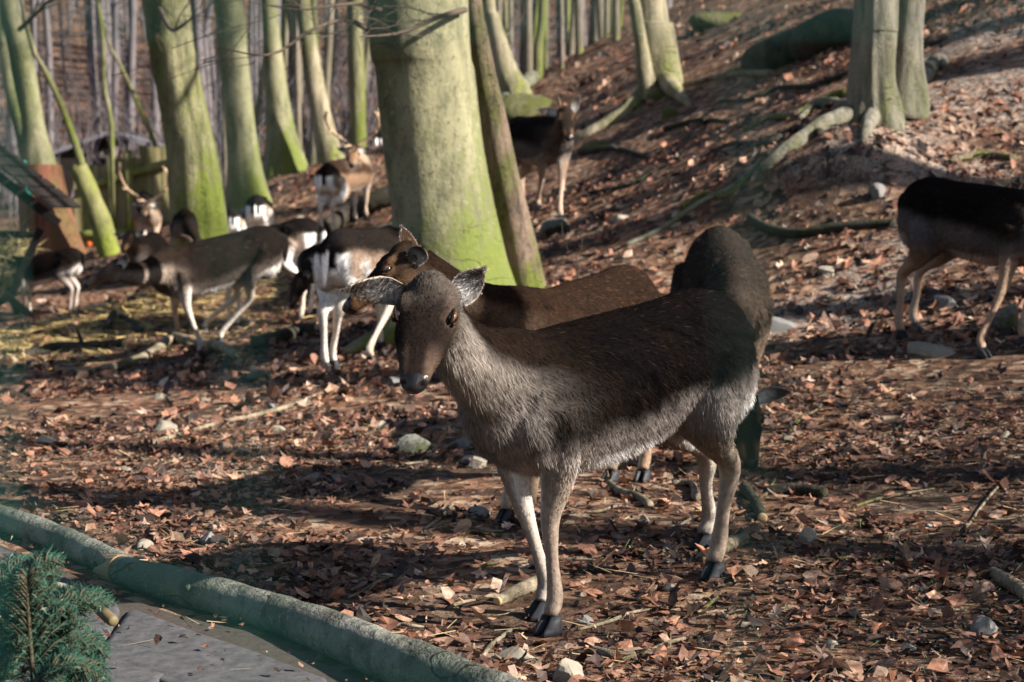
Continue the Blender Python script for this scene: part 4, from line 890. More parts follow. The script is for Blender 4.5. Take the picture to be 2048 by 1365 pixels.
def mat_leaf(name, from_obj=False):
    m, N, L, b = newmat(name); v = objcoord(N, L)
    if from_obj:
        oi = N.new('ShaderNodeObjectInfo'); c = ramp(N, L, oi.outputs['Random'], [(0, tuple(LEAFCOL[0])), (.25, tuple(LEAFCOL[1])), (.45, tuple(LEAFCOL[3])), (.6, tuple(LEAFCOL[1])), (.8, tuple(LEAFCOL[5])), (.95, tuple(LEAFCOL[2])), (1, tuple(LEAFCOL[3]))])
        n = noise(N, L, v, 5, 5)
    else:
        c = attrcol(N); n = noise(N, L, v, 90, 4)
    f = maprange(N, L, n, .3, .7, .6, 1.25); mm = N.new('ShaderNodeVectorMath'); mm.operation = 'SCALE'; L.new(c, mm.inputs[0]); L.new(f, mm.inputs[3]); c = mm.outputs[0]
    L.new(c, b.inputs['Base Color']); b.inputs['Roughness'].default_value = .62; b.inputs['Specular IOR Level'].default_value = .28
    bump(N, L, b, n, .4, .003)
    tr = N.new('ShaderNodeBsdfTranslucent'); L.new(c, tr.inputs[0]); mx = N.new('ShaderNodeMixShader'); mx.inputs[0].default_value = .15
    L.new(b.outputs[0], mx.inputs[1]); L.new(tr.outputs[0], mx.inputs[2]); L.new(mx.outputs[0], N['Material Output'].inputs[0]); return m
M['leaf'] = mat_leaf('dead_leaf'); M['leaf1'] = mat_leaf('dead_leaf_single', True)
M['straw'] = mat_vcol('straw', .6, .3)
def build_litter():
    K = [('lobed', 1), ('oval', 2), ('frag', 3), ('lobed', 4), ('oval', 5), ('frag', 6), ('frag', 7), ('lobed', 8), ('frag', 9), ('oval', 10)]
    litter('leaf_litter', 'brown fallen leaves strewn over the near ground', 27000, 3.5, 9.5, .5, .016, .060, K)
    litter('leaf_crumbs', 'crumbled dark leaf bits covering the near soil', 48000, 3.5, 9.5, .4, .008, .028, K[2:3]+K[5:7]+K[8:9], dark=.72, lift=.006, tilt=.6, path=.12)
    litter('leaf_litter', 'brown fallen leaves over the middle ground', 27000, 9.2, 18, .5, .035, .085, K, tilt=.5)
    litter('leaf_litter', 'brown fallen leaves over the far slope', 20000, 17.5, 40, 1.0, .06, .13, K[2:4]+K[4:7], tilt=.55)
    # the largest near leaves, one by one
    ms = []
    for i, (kd, sd) in enumerate([('lobed', 21), ('lobed', 22), ('oval', 23), ('frag', 24), ('lobed', 25), ('oval', 26), ('lobed', 27)]):
        Vt, Ft = leaf_template(kd, sd); me = mesh('leaf', Vt, [Ft], None, False); me.materials.append(M['leaf1']); ms.append(me)
    x, y = scatter(900, 3.8, 7.4, .2, .8); k = ~in_path(x, y); x, y = x[k][:300], y[k][:300]; z = gz(x, y)
    for i in range(len(x)):
        o = obj('leaf', ms[i % len(ms)], None, ground); s = rng.uniform(.035, .078); tl = abs(rng.normal(0, .35)); a = rng.uniform(0, 6.28)
        o.location = (x[i], y[i], z[i]+.012+.2*s*math.sin(tl)); o.rotation_euler = (tl*math.cos(a), tl*math.sin(a), rng.uniform(0, 6.28)); o.scale = (s, s*rng.uniform(.8, 1.1), s)
    # straw spilled below the hay rack, grass blades and needles near by
    def blades(name, label, cat, x, y, l0, l1, w, cols, flat=.12):
        n = len(x); z = gz(x, y)+.006+.02*rng.random(n); a = rng.uniform(0, 6.28, n); d = np.stack([np.cos(a), np.sin(a), rng.normal(0, flat, n)], -1); ln = rng.uniform(l0, l1, n)
        o = ribbons(name, np.stack([x, y, z], -1)-d*(ln*.5)[:, None], d, np.tile((0, 0, 1.), (n, 1)), ln, w, cols*rng.uniform(.6, 1.3, (n, 1)), None)
        o.data.materials.clear(); o.data.materials.append(M['straw']); o['label'] = label; o['category'] = cat
    c = onground(150, 655); n = 5200; x = c[0]+rng.normal(0, 1.05, n); y = c[1]+rng.normal(0, 1.0, n)
    blades('straw', 'yellow straw spilled on the ground below the hay rack', 'straw', x, y, .12, .40, .009, np.array([(.50, .37, .15)]))
    x, y = scatter(900, 3.9, 9, .2); blades('straw', 'loose dry stalks scattered on the near ground', 'straw', x, y, .04, .16, .0028, np.array([(.42, .32, .17)]))
    x, y = scatter(2600, 3.9, 6.4, .2); k = (x > .35)&(fbm(np.stack([x*2, y*2, 0*x], -1), 2) > -.1); x, y = x[k], y[k]; blades('grass', 'short green needles and grass blades in the litter, lower right', 'grass', x, y, .02, .06, .0022, np.array([(.08, .12, .05)]), .5)
# ------------------------------------------------------------------ log rail and paved strip at the lower left
RA = [(-60, 1010), (0, 1030), (110, 1072), (230, 1130), (351, 1168), (480, 1205), (586, 1240), (742, 1303), (900, 1370), (1120, 1460)]
_rp = np.array([onground(a, b+34) for a, b in RA]); _o = np.argsort(_rp[:, 0])
def RAIL(x): return np.interp(x, _rp[_o, 0], _rp[_o, 1], left=_rp[_o, 1][0]+.3, right=2.0)-.02
def log(label, spec, mat, name='log', cut=True, k=14, lump=.12, seed=0, cat='log', group=None, n=26, stubs=0):
    """spec: (px, py, radius m[, lift]) centre line of a fallen piece lying on the ground"""
    pts = []; rad = []
    for s in spec:
        q = onground(s[0], s[1]+s[2]*.55*FPX/onground(s[0], s[1])[1]); q[2] += s[2]*.78+(s[3] if len(s) > 3 else 0); pts.append(q); rad.append(s[2])
    pts = np.array(pts); base = pts.mean(0); base[2] = g1(base[0], base[1]); root = empty(name, base); tag(root, label, cat, group)
    parts = [tube(pts-base, rad, k, n=n, lump=lump, seed=seed+1)]; rnd = random.Random(seed)
    for i in range(stubs):
        j = rnd.randrange(1, len(pts)); q = pts[j-1]+(pts[j]-pts[j-1])*rnd.random(); d = unit(np.array((rnd.gauss(0, 1), rnd.gauss(0, 1), rnd.uniform(.1, .8)))); r = rad[j]*.45
        parts.append(tube(np.array([q, q+d*r*5, q+d*r*9+np.array((0, 0, -r))])-base, [r, r*.8, r*.3], 7, n=6))
    obj('wood', mesh('wood', *merge(parts)), M[mat], root)
    if cut:
        for e, e2 in ((0, 1), (-1, -2)):
            d = unit(pts[e]-pts[e2]); r = rad[e]*.93; s = unit(np.cross(d, (0, 0, 1))); u = np.cross(s, d); th = np.linspace(0, 2*math.pi, 12, endpoint=False)
            ring = lambda rr, off: (pts[e]-base)+d*off+s*(np.cos(th)*rr)[:, None]+u*(np.sin(th)*rr)[:, None]
            obj('cut_end', mesh('cut_end', *loft([ring(r, -.004), ring(r, .003), ring(r*.5, .005)])), M['cut'], root)
    return root
def stone(label, px, py, w, mat='rock', hh=.55, seed=0, flat=1.0, group=None, turn=0.0):
    """angular stone w metres wide, half sunk in the litter"""
    r = np.random.default_rng(seed+500); q = onground(px, py); th = np.linspace(0, 2*math.pi, 16, endpoint=False); ph = np.linspace(.15, math.pi-.15, 9)
    V = np.array([[(math.sin(p)*math.cos(t), math.sin(p)*math.sin(t)*.8, math.cos(p)) for t in th] for p in ph[::-1]])
    for i in range(0 if mat == 'moss' else 13):      # chop flat facets
        n = unit(r.normal(0, 1, 3)); d = r.uniform(.40, .72); s = (V@n); V = V-np.maximum(s-d, 0)[..., None]*n*.95
    V = V*np.array((w*.55, w*.55*flat, w*hh*.6)); V = V*(1+(.30 if mat == 'moss' else .06)*fbm(V/w*(4 if mat == 'moss' else 9)+seed, 3))[..., None]
    ca, sa = math.cos(turn), math.sin(turn); V = V@np.array([[ca, sa, 0], [-sa, ca, 0], [0, 0, 1]])
    me = mesh('stone', *loft(V), smooth=(mat == 'moss')); o = obj('stone', me, M[mat], None, (q[0], q[1], q[2]+w*hh*(.10 if mat != 'moss' else -.08))); tag(o, label, 'stone', group); return o

def build_things():
    # two overlapping logs laid as a rail along the path
    def rail(label, pts, rads, seed, stub, knots=()):
        wp = []
        for (a, b), r in zip(pts, rads): q = onground(a, b+r*.9*FPX/5.0); q[2] = g1(q[0], q[1])+r*.9; wp.append(q)
        wp = np.array(wp); base = wp[0].copy(); base[2] = g1(base[0], base[1]); root = empty('log_rail', base); tag(root, label, 'log')
        parts = [tube(wp-base, rads, 28, n=90, lump=.13, seed=seed)]; rnd = random.Random(seed)
        for i in range(stub):
            j = rnd.randrange(1, len(wp)); q = wp[j-1]+(wp[j]-wp[j-1])*rnd.random(); d = unit(np.array((rnd.gauss(0, .5), -.7, rnd.uniform(.2, .9)))); parts.append(tube(np.array([q, q+d*rads[j]*1.0, q+d*rads[j]*1.3])-base, [.016, .013, .006], 8, n=6, lump=.2, seed=i))
        obj('wood', mesh('wood', *merge(parts)), M['log_rail'], root); return root, wp, base
    rail('grey-green log lying along the path edge, farther of two end to end', [(-90, 1000), (0, 1030), (110, 1070), (200, 1112), (290, 1150), (370, 1172)], [.042, .042, .041, .040, .039, .036], 3, 1)
    r2, wp, base = rail('long grey-green log along the path, nearer one with a splintered end', [(240, 1138), (350, 1170), (480, 1206), (586, 1240), (742, 1303), (900, 1370), (1150, 1480)], [.042, .050, .052, .054, .057, .059, .060], 4, 2)
    # splintered end
    th = np.linspace(0, 2*math.pi, 18, endpoint=False); rr = np.random.default_rng(2); d = unit(wp[0]-wp[1]); s = unit(np.cross(d, (0, 0, 1))); u = np.cross(s, d)
    r0 = np.array([(wp[0]-base)+d*.0+s*math.cos(t)*.045+u*math.sin(t)*.045 for t in th]); r1 = np.array([(wp[0]-base)+d*(.03+.07*rr.random()+.05*max(0, -math.sin(t)))+s*math.cos(t)*.036+u*math.sin(t)*.036-u*.003 for t in th])
    o = obj('splintered_end', mesh('splintered_end', *loft([r0, r1, r1*.3+(wp[0]-base)*.7-d*.01], True), smooth=False), M['split'], r2)
    # paved strip: irregular stone slabs below the log
    pv = []
    def mat_slab():
        return mat_plain('path_slab', (.072, .070, .072), .9, .12, nscale=26, var=.75, bumpd=.012)
    M['slab'] = mat_slab()
    xs_ = np.linspace(-3.6, .6, 40); Vp = []; 
    for x in xs_:
        for y in (0.5, float(RAIL(np.array(x)))-.16): Vp.append((x, y, g1(x, y)*.2-.035+.0*x))
    F = np.array([(2*i, 2*i+2, 2*i+3, 2*i+1) for i in range(39)])
    Vp = np.array(Vp); Vp[:, 2] = np.array([max(g1(v[0], v[1])+.012, v[2]) for v in Vp]); 
    path = tag(obj('path', mesh('path', Vp, [F]), M['slab_dirt']), 'paved strip along the near side of the log rail', None, None, 'structure')
    rn = random.Random(8); row = 0; y = 1.6
    for i in range(9):
        for j in range(5):
            # slabs laid in courses parallel to the rail
            t0 = -3.5+i*.62+.25*(j % 2)+rn.uniform(-.04, .04); t1 = t0+.60; off0 = .27+j*.50; off1 = off0+.48
            def yy(x, o_): return float(RAIL(np.array(x)))-o_
            c4 = [(t0, yy(t0, off1)), (t1+rn.uniform(-.03, .03), yy(t1, off1)), (t1, yy(t1, off0)), (t0+rn.uniform(-.03, .03), yy(t0, off0))]
            if max(c[1] for c in c4) < 1.5: continue
            cx = sum(c[0] for c in c4)/4; cy = sum(c[1] for c in c4)/4; zt = float(gsmooth(cx, cy)[0]); off_ = rn.uniform(-.003, .005)+.012; P4 = []
            for (ax, ay), (bx, by) in zip(c4, c4[1:]+c4[:1]):
                for q in (.0, .12, .37, .63, .88): P4.append((ax+(bx-ax)*q+rn.gauss(0, .006), ay+(by-ay)*q+rn.gauss(0, .006)))
            P4 = np.array(P4); cc = np.array((cx, cy)); rings = []
            for f_, z_ in ((1.0, -.03), (1.0, .010), (.985, .016), (.94, .018), (.7, .018), (.45, .018), (.2, .018)):
                q2 = cc+(P4-cc)*f_; z2 = gsmooth(q2[:, 0], q2[:, 1])+z_+off_; rings.append(np.hstack([q2, z2[:, None]+(.006*fbm(np.hstack([q2, z2[:, None]])*11, 3))[:, None]]))
            V_, F_ = loft(rings); o = obj('paving_slab', mesh('paving_slab', V_-np.array((cx, cy, zt)), F_), M['slab'], path); o.location = (cx, cy, zt); 
    # fir cuttings heaped on the path
    def fir(label, origin, d, L, seed, side=None):
        r = random.Random(seed); root = empty('fir_branch', origin); tag(root, label, 'fir branch', 'cut fir branches heaped on the path'); d = unit(np.array(d, float)); up = np.array((0, -.35, .94)); sdv = unit(np.cross(d, up)); st = []; nr0, nd, nl, nn_ = [], [], [], []
        stem = np.array([d*L*t+up*(.05*math.sin(t*2.6))-np.array((0, 0, .02*t)) for t in np.linspace(0, 1, 9)]); st.append(tube(stem, np.linspace(.0055, .002, 9), 6))
        tw = []
        for i in range(15):
            t = .08+.88*i/15; j = min(7, int(t*8)); q = stem[j]+(stem[j+1]-stem[j])*(t*8-j)
            for sg in (1, -1):
                ll = L*(.52*(1-t)+.10)*r.uniform(.8, 1.1); dd = unit(d*.75+sdv*sg*.75+up*r.gauss(0, .12)); e = np.array([q, q+dd*ll*.5+up*.008, q+dd*ll]); st.append(tube(e, [.0028, .0022, .001], 4)); tw.append((e, dd))
        tw.append((stem[[0, 4, 8]], d))
        for e, dd in tw:
            ll = np.linalg.norm(e[2]-e[0]); m = int(ll/.0017); 
            for i in range(m):
                t = i/m; q = e[0]*(1-t)+e[2]*t+ (e[1]-(e[0]+e[2])/2)*4*t*(1-t)*.5; sg = 1 if i % 2 else -1; sv = unit(np.cross(dd, up)); nr0.append(q); nd.append(unit(dd*r.uniform(.3, .8)+sv*sg*.85+up*r.gauss(.25, .45))); nl.append(.021*r.uniform(.75, 1.15)*(1-.35*max(0, t-.8)/.2)); nn_.append(up+sv*.2*sg)
        obj('stem', mesh('stem', *merge(st)), M['fir_stem'], root)
        nr0 = np.array(nr0); n = len(nr0); cols = np.array((.020, .056, .036))*np.random.default_rng(seed).uniform(.6, 1.6, (n, 1)); o = ribbons('needles', nr0, np.array(nd), np.array(nn_), np.array(nl), .0022, cols, root); o.data.materials.clear(); o.data.materials.append(M['needle']); return root
    specs = [((30, 1340, 4.0), (.25, .0, 1.0), .34, 'upright fir twig at the bottom left corner'), ((95, 1330, 3.95), (-.05, .1, 1.0), .36, 'tallest fir twig in the middle of the heap'), ((150, 1350, 4.0), (.18, .0, .95), .27, 'fir twig standing right of the tallest one'),
             ((60, 1250, 4.15), (.9, .2, .35), .30, 'fir branch lying to the right across the heap'), ((20, 1200, 4.2), (.7, .3, .55), .28, 'fir branch at the back of the heap by the left edge'), ((110, 1280, 4.1), (.75, .1, -.1), .26, 'fir branch hanging at the right side of the heap'),
             ((-10, 1290, 4.05), (.5, -.1, .8), .3, 'fir branch rising from the left edge of the picture'), ((40, 1400, 3.9), (.8, -.1, .5), .3, 'lowest fir branch at the bottom edge'), ((130, 1240, 4.2), (.6, .25, .2), .26, 'fir branch at the far right of the heap below the cut stub'), ((-20, 1380, 3.95), (.6, 0, .75), .26, 'fir twig low at the left edge'), ((170, 1310, 4.05), (.45, .0, -.25), .2, 'drooping fir tip beside the slabs')]
    for i, (a, b) in enumerate([(0, 1240), (60, 1300), (110, 1360), (150, 1290), (20, 1330), (190, 1350), (70, 1190), (0, 1160), (120, 1220), (170, 1380), (90, 1400)]):
        rn3 = random.Random(i); specs.append(((a-30, b+60, 4.25+.02*(i % 3)), (rn3.uniform(-.1, .8), .2, rn3.uniform(.1, .9)), rn3.uniform(.24, .32), 'shaded fir spray deep in the heap'))
    for i, (o_, d, L, lb) in enumerate(specs): fir(lb, P(o_[0]*.8-10, o_[1]+25, o_[2]-.25), d, L*.56, 60+i)
    zb = P(120, 1300, 4.1)
    st = empty('fir_limb', P(90, 1190, 4.2)); tag(st, 'curved fir limb with a pale cut stub beside the slabs', 'branch'); b0 = P(90, 1190, 4.2)
    pts = np.array([P(20, 1180, 4.3), P(110, 1172, 4.25), P(175, 1200, 4.2), P(205, 1225, 4.15)])-b0; obj('wood', mesh('wood', *tube(pts, [.009, .010, .011, .012], 10, n=16, lump=.08)), M['log_green'], st)
    e = pts[-1]; d = unit(pts[-1]-pts[-2]); obj('cut_end', mesh('cut_end', *tube(np.array([e-d*.005, e+d*.02, e+d*.045, e+d*.052]), [.013, .0135, .013, .011], 12)), M['stub'], st)
    # fallen logs and branches
    log('short sawn log lying left of the spike buck', [(1000, 218, .10), (1030, 190, .10), (1064, 162, .10)], 'log_green', 'log', True, seed=1)
    log('thick dark rotten log lying below the broad flaking trunk', [(1490, 128, .05, -.02), (1520, 118, .15), (1560, 112, .19), (1600, 98, .17), (1640, 88, .21), (1700, 66, .17), (1730, 60, .08)], 'log_dark', 'log', False, seed=2, lump=.45, k=22, n=40)
    log('long grey branch below the dark rotten log', [(1370, 170, .025), (1430, 158, .03), (1490, 150, .035), (1545, 148, .03)], 'branch', 'branch', False, 8, seed=3, cat='branch')
    log('mossy log behind the antlered buck, sloping up to the big trunk', [(650, 462, .10), (700, 432, .12), (745, 412, .13), (790, 396, .13)], 'log_dark', 'log', False, seed=4, lump=.15)
    log('grey log left of the big trunk, below the mossy one', [(700, 490, .07), (745, 478, .08), (800, 462, .08)], 'log_green', 'log', True, seed=5)
    log('dark log behind the black-backed deer', [(560, 492, .09), (600, 474, .10), (640, 462, .09)], 'log_dark', 'log', False, seed=6)
    log('charred black log lying at left below the straw', [(45, 715, .03), (100, 702, .045), (170, 697, .045), (250, 692, .042)], 'log_dark', 'log', True, seed=7, stubs=3)
    log('short forked dark piece of wood at the straw edge', [(212, 662, .03), (230, 645, .035, .05), (250, 640, .035), (285, 668, .03)], 'log_dark', 'log', False, seed=8, stubs=2)
    log('pale bent branch below the striding deer', [(160, 748, .022), (230, 735, .03), (300, 712, .036), (345, 690, .04, .04), (390, 690, .04), (440, 704, .035, .03), (478, 716, .03)], 'branch', 'branch', True, 12, seed=9, cat='branch', n=40)
    log('dark rotten branch behind the pied deer\'s legs', [(512, 690, .05), (560, 680, .055), (600, 668, .055), (640, 660, .05)], 'log_dark', 'log', True, seed=10)
    log('thin pale branch across the sunny ground at left', [(385, 862, .010), (440, 848, .012), (520, 830, .013), (600, 806, .012), (690, 766, .009)], 'branch', 'branch', False, 8, seed=11, cat='branch', n=40)
    log('short stick with a pale tip at left, below the thin pale branch', [(290, 892, .012), (330, 880, .013), (370, 868, .013)], 'branch', 'branch', True, 8, seed=12, cat='stick')
    log('dark curved branch lying across the slope above the grazing doe', [(1500, 440, .03), (1540, 462, .035), (1600, 470, .035), (1680, 458, .035), (1790, 448, .025)], 'log_dark', 'branch', False, 10, seed=13, cat='branch', n=40, stubs=2)
    log('long thin green branch on the slope left of the dark curved branch', [(1250, 492, .014), (1320, 462, .018), (1400, 408, .02), (1470, 372, .016), (1540, 300, .012)], 'log_green', 'branch', False, 8, seed=14, cat='branch', n=40)
    log('pale forked branch near the front doe\'s hind feet', [(1215, 965, .012), (1240, 985, .016), (1275, 996, .016), (1300, 1012, .014)], 'branch', 'branch', False, 8, seed=15, cat='branch', stubs=2)
    log('twisted pale root between the front doe\'s legs', [(1345, 968, .010), (1385, 972, .013), (1392, 1000, .013), (1420, 985, .012, .05), (1432, 958, .010, .1)], 'branch', 'branch', False, 8, seed=16, cat='branch', n=36)
    log('thick dark stick right of the front doe\'s hind hoof', [(1488, 978, .020), (1508, 1005, .022), (1525, 1040, .018)], 'log_dark', 'stick', True, 9, seed=17, cat='stick')
    log('long dark stick lying right of the front doe\'s rump', [(1530, 985, .018), (1590, 982, .024), (1650, 990, .02)], 'log_dark', 'stick', False, 9, seed=18, cat='stick')
    log('grey stick under the front doe\'s hind hoof', [(1400, 1120, .016), (1450, 1098, .022), (1490, 1078, .016)], 'branch', 'stick', False, 9, seed=19, cat='stick')
    log('short brown stick left of the front doe\'s front hoof', [(996, 1206, .015), (1035, 1188, .021), (1075, 1168, .022)], 'branch', 'stick', True, 9, seed=20, cat='stick', stubs=1)
    log('thin stick below the front doe\'s hooves', [(965, 1316, .006), (985, 1290, .007), (1022, 1262, .006)], 'branch', 'stick', False, 6, seed=21, cat='stick')
    log('weathered stick at the right edge of the litter', [(1985, 1150, .018), (2020, 1172, .022), (2060, 1200, .022)], 'branch', 'stick', True, 9, seed=22, cat='stick')
    log('small dark upright twig stub in the lower right litter', [(1398, 1285, .009), (1402, 1310, .009)], 'log_dark', 'stick', False, 7, seed=23, cat='stick')
    log('pale chip of bark below the front doe\'s hooves', [(1185, 1305, .012), (1225, 1318, .016), (1270, 1316, .010)], 'branch', 'stick', False, 7, seed=24, cat='stick')
    log('thin root running down the bank at the right edge', [(1980, 385, .018), (2010, 372, .022), (2060, 350, .022)], 'branch', 'branch', False, 8, seed=25, cat='branch')
    log('thin stick left of the standing brown doe\'s hooves', [(850, 1060, .006), (880, 1040, .007), (905, 1010, .006)], 'branch', 'stick', False, 6, seed=26, cat='stick')
    for i, (lb, sp, r_) in enumerate([('dark root snaking down left of the broad flaking trunk', [(1690, 190), (1640, 205), (1590, 232), (1540, 238), (1490, 262)], .04), ('thin dark root under the dark rotten log', [(1700, 150), (1620, 175), (1560, 178), (1500, 200), (1440, 205)], .03), ('gnarled root below the snaking dark root', [(1640, 268), (1590, 262), (1530, 290), (1470, 288), (1420, 305)], .032),
            ('crooked dead limb on the slope above the grazing doe', [(1360, 420), (1410, 390), (1450, 395), (1500, 352), (1520, 330)], .022), ('dark limb lying across the slope right of the spike buck', [(1160, 310), (1230, 300), (1300, 318), (1360, 322)], .035), ('grey dead limb on the slope below the hillside trunk', [(1330, 262), (1400, 242), (1470, 246), (1520, 228)], .028),
            ('short dark limb at the right bank edge', [(1900, 330), (1960, 312), (2030, 318)], .03), ('crooked limb between the spike buck and the dark curved branch', [(1180, 390), (1260, 372), (1330, 330)], .022)]):
        log(lb, [(x_, y_, r_*(1-.12*k_)) for k_, (x_, y_) in enumerate(sp)], 'log_dark' if i % 3 else 'dark_bark', 'root' if 'root' in lb else 'branch', False, 9, seed=60+i, cat='root' if 'root' in lb else 'branch', n=34, lump=.2, stubs=2)
    rn5 = random.Random(12)
    for i in range(34):
        a = rn5.uniform(60, 2000); b = rn5.uniform(760, 1330)
        if b > 960+a*.40: continue
        ang = rn5.gauss(-.35, .5); L_ = rn5.uniform(30, 95); cx_, cy_ = math.cos(ang)*L_, math.sin(ang)*L_*.7
        log('thin twig lying loose on the leaf litter', [(a-cx_, b-cy_, .004), (a-cx_*.3+rn5.gauss(0, 5), b-cy_*.3+rn5.gauss(0, 4), .0055, .004), (a+cx_*.4+rn5.gauss(0, 6), b+cy_*.4, .005, .006), (a+cx_, b+cy_, .003)], rn5.choice(['branch', 'dark_bark', 'branch']), 'twig', False, 6, seed=90+i, cat='twig', group='thin twigs in the litter', n=14)
    # boulders and stones
    S_ = [('big mossy stone in front of the brown doe', 835, 905, .15, 'rock_moss', .6), ('sunlit pale stone left of the big mossy stone', 760, 858, .085, 'rock', .6), ('grey flat stone above the sunlit pale stone', 795, 770, .13, 'rock_grey', .45),
          ('yellowish stone under the front doe\'s chest', 958, 935, .085, 'rock', .7), ('grey stone under the front doe\'s chest, left of the yellowish one', 930, 895, .085, 'rock_grey', .7), ('small dark stone below the grey stone at the doe\'s chest', 935, 925, .06, 'rock_grey', .7),
          ('dark block-shaped stone left of the brown doe\'s hooves', 958, 1035, .075, 'rock_grey', .9), ('round grey stone in the shade left of the deer shadow', 418, 1088, .075, 'rock_grey', .75), ('pale stone close to the log rail', 292, 1098, .065, 'rock', .7),
          ('small white stone on the sunny ground at left', 320, 798, .065, 'rock', .7), ('tan stone on the sunny ground at left, below the white one', 330, 862, .09, 'rock', .6), ('flat tan stone near the left edge', 90, 890, .15, 'rock', .4), ('greenish flat stone left of the pied deer\'s hooves', 515, 760, .14, 'rock_moss', .45),
          ('grey stone pair in the shade below the pied deer, left one', 628, 962, .06, 'rock_grey', .7), ('grey stone pair in the shade below the pied deer, right one', 672, 966, .07, 'rock_grey', .6), ('pale wedge stone on the litter right of the front doe', 1615, 1085, .065, 'rock', .8),
          ('dark stone among black droppings at lower right', 1970, 1272, .07, 'rock_grey', .8), ('whitish stone on the slope right of the grazing doe', 1655, 550, .14, 'rock', .5), ('stone with a pale face between the brown doe\'s legs', 1290, 1045, .045, 'rock', .9), ('pale stone at the bottom edge below the front doe', 1142, 1362, .105, 'rock', .6),
          ('flat mossy slab below the spike buck', 1115, 466, .40, 'rock_moss', .3), ('pale stone right of the mossy slab', 1240, 443, .12, 'rock', .7), ('dark stone on the slope above the right doe', 1755, 392, .13, 'rock_grey', .7), ('rounded mossy boulder on the ridge, left of a pair', 1040, 118, .42, 'moss', 1.0), ('rounded mossy boulder on the ridge, right of a pair', 1072, 132, .40, 'moss', 1.0),
          ('mossy outcrop behind the spike buck', 1050, 225, .9, 'moss', .45), ('small round moss cushion on the slope', 1340, 232, .20, 'moss', .9), ('mossy hump at the left foot of the spike buck\'s slope', 1190, 300, .30, 'moss', .6), ('flat moss patch high on the slope', 1440, 45, .8, 'moss', .3), ('dark mossy hump under the hillside trunk', 1330, 190, .4, 'moss', .5),
          ('mossy stone beside the right doe\'s front leg', 2010, 660, .20, 'rock_moss', .9), ('grey stone behind the right doe\'s legs', 1890, 618, .16, 'rock_grey', .7), ('flat lichen stone under the right doe\'s hooves', 1860, 712, .26, 'rock', .35), ('blue-grey stone under the pied deer\'s hoof', 640, 752, .075, 'rock_grey', .5),
          ('pale stone on the open ground behind the antlered buck\'s hooves', 600, 438, .14, 'rock', .6), ('stone in the grey shade right of the grazing doe', 1545, 660, .24, 'rock_grey', .5), ('yellowish stone at the log rail', 255, 945, .05, 'rock', .7), ('small sunlit stone left of the pale branch tip', 560, 862, .06, 'rock', .7), ('rough stone beside the front hoof of the front doe', 1035, 1318, .09, 'rock', .5)]
    for i, (lb, a, b, w, mt, hh) in enumerate(S_): stone(lb, a, b, w*(1.35 if mt != 'moss' else 1.0), mt, hh, i, rng.uniform(.7, 1.1), None, rng.uniform(0, 3))
    rn = random.Random(4)
    for i in range(36):
        a = rn.uniform(20, 2030); b = rn.uniform(560, 1340)
        if b > 1010+a*.38: continue
        stone('small stone half buried in the leaf litter', a, b, rn.uniform(.025, .06), rn.choice(['rock', 'rock_grey', 'rock_grey', 'rock_grey']), .65, 200+i, 1, 'small loose stones', rn.uniform(0, 3))
    # hay rack with a shingled roof board, left edge
    d = 14.0; o0 = onground(40, 645); rk = empty('hay_rack', o0); tag(rk, 'dark wooden hay rack with slanting roof at the left edge', 'hay rack')
    def beam(name, a, b, w, t, mat='dark_wood', parent=rk, dep=.0):
        p, q = np.array(a), np.array(b); ax = unit(q-p); s = np.array((0, 1., 0)); s = unit(s-ax*(s@ax)); u = np.cross(ax, s); V_ = []
        for e in (p, q):
            for i, j in ((-1, -1), (1, -1), (1, 1), (-1, 1)): V_.append(e+u*i*w/2+s*j*t/2)
        F_ = np.array([(0, 1, 2, 3), (7, 6, 5, 4), (0, 4, 5, 1), (1, 5, 6, 2), (2, 6, 7, 3), (3, 7, 4, 0)]); me = mesh(name, np.array(V_)-o0, [F_], None, False)
        o = obj(name, me, M[mat], parent); bv = o.modifiers.new('b', 'BEVEL'); bv.width = .004; bv.segments = 1; return o
    d = float(o0[1])
    for dd in (0, .9):
        beam('roof_board', P(-70, 300, d+dd), P(118, 448, d+dd), .09, .05, 'dark_wood')
    for i in range(7):
        a = P(-70+i*27, 292+i*21.2, d-.1); b = a+np.array((0, 1.3, 0)); ax = unit(P(118, 448, d)-P(-70, 300, d)); V_, F_ = box(-.068, .068, 0, 1.3, -.012, .012); rot = np.array([[ax[0], 0, -ax[2]], [0, 1, 0], [ax[2], 0, ax[0]]]); o = obj('roof_plank', mesh('roof_plank', V_@rot.T+a-o0+np.array((0, 0, .062)), F_, None, False), M['dark_wood'], rk)
    beam('cross_beam', P(-60, 468, d+.2), P(78, 470, d+.2), .07, .06); beam('brace', P(82, 458, d+.1), P(18, 600, d+.1), .075, .06); beam('brace', P(-40, 440, d+.8), P(40, 640, d+.8), .06, .05)
    beam('leg', P(8, 588, d+.0), P(78, 646, d+.0), .075, .06); beam('leg', P(-60, 650, d+.1), P(20, 590, d+.1), .07, .06)
    for i in range(6): beam('rack_bar', P(-50+i*17, 472, d+.45), P(-62+i*15, 585, d+.35), .022, .022)
    n = 2600; hx = rng.normal(0, 1, (n, 3))*np.array((.16, .16, .13))+P(5, 525, d+.45); a = rng.normal(0, 1, (n, 3)); 
    o = ribbons('hay', hx-o0, a, rng.normal(0, 1, (n, 3))+np.array((.5, -.5, .5)), rng.uniform(.08, .3, n), .006, np.array([(.40, .33, .15)])*rng.uniform(.4, 1.2, (n, 1)), rk); o.data.materials.clear(); o.data.materials.append(M['straw'])
    # board fence with mossy rail, left background
    fb = onground(240, 478); fd = float(fb[1]); fr = empty('board_fence', fb); tag(fr, 'weathered upright board fence with a mossy slanting rail', 'fence')
    bx = 150; i = 0; rn = random.Random(3)
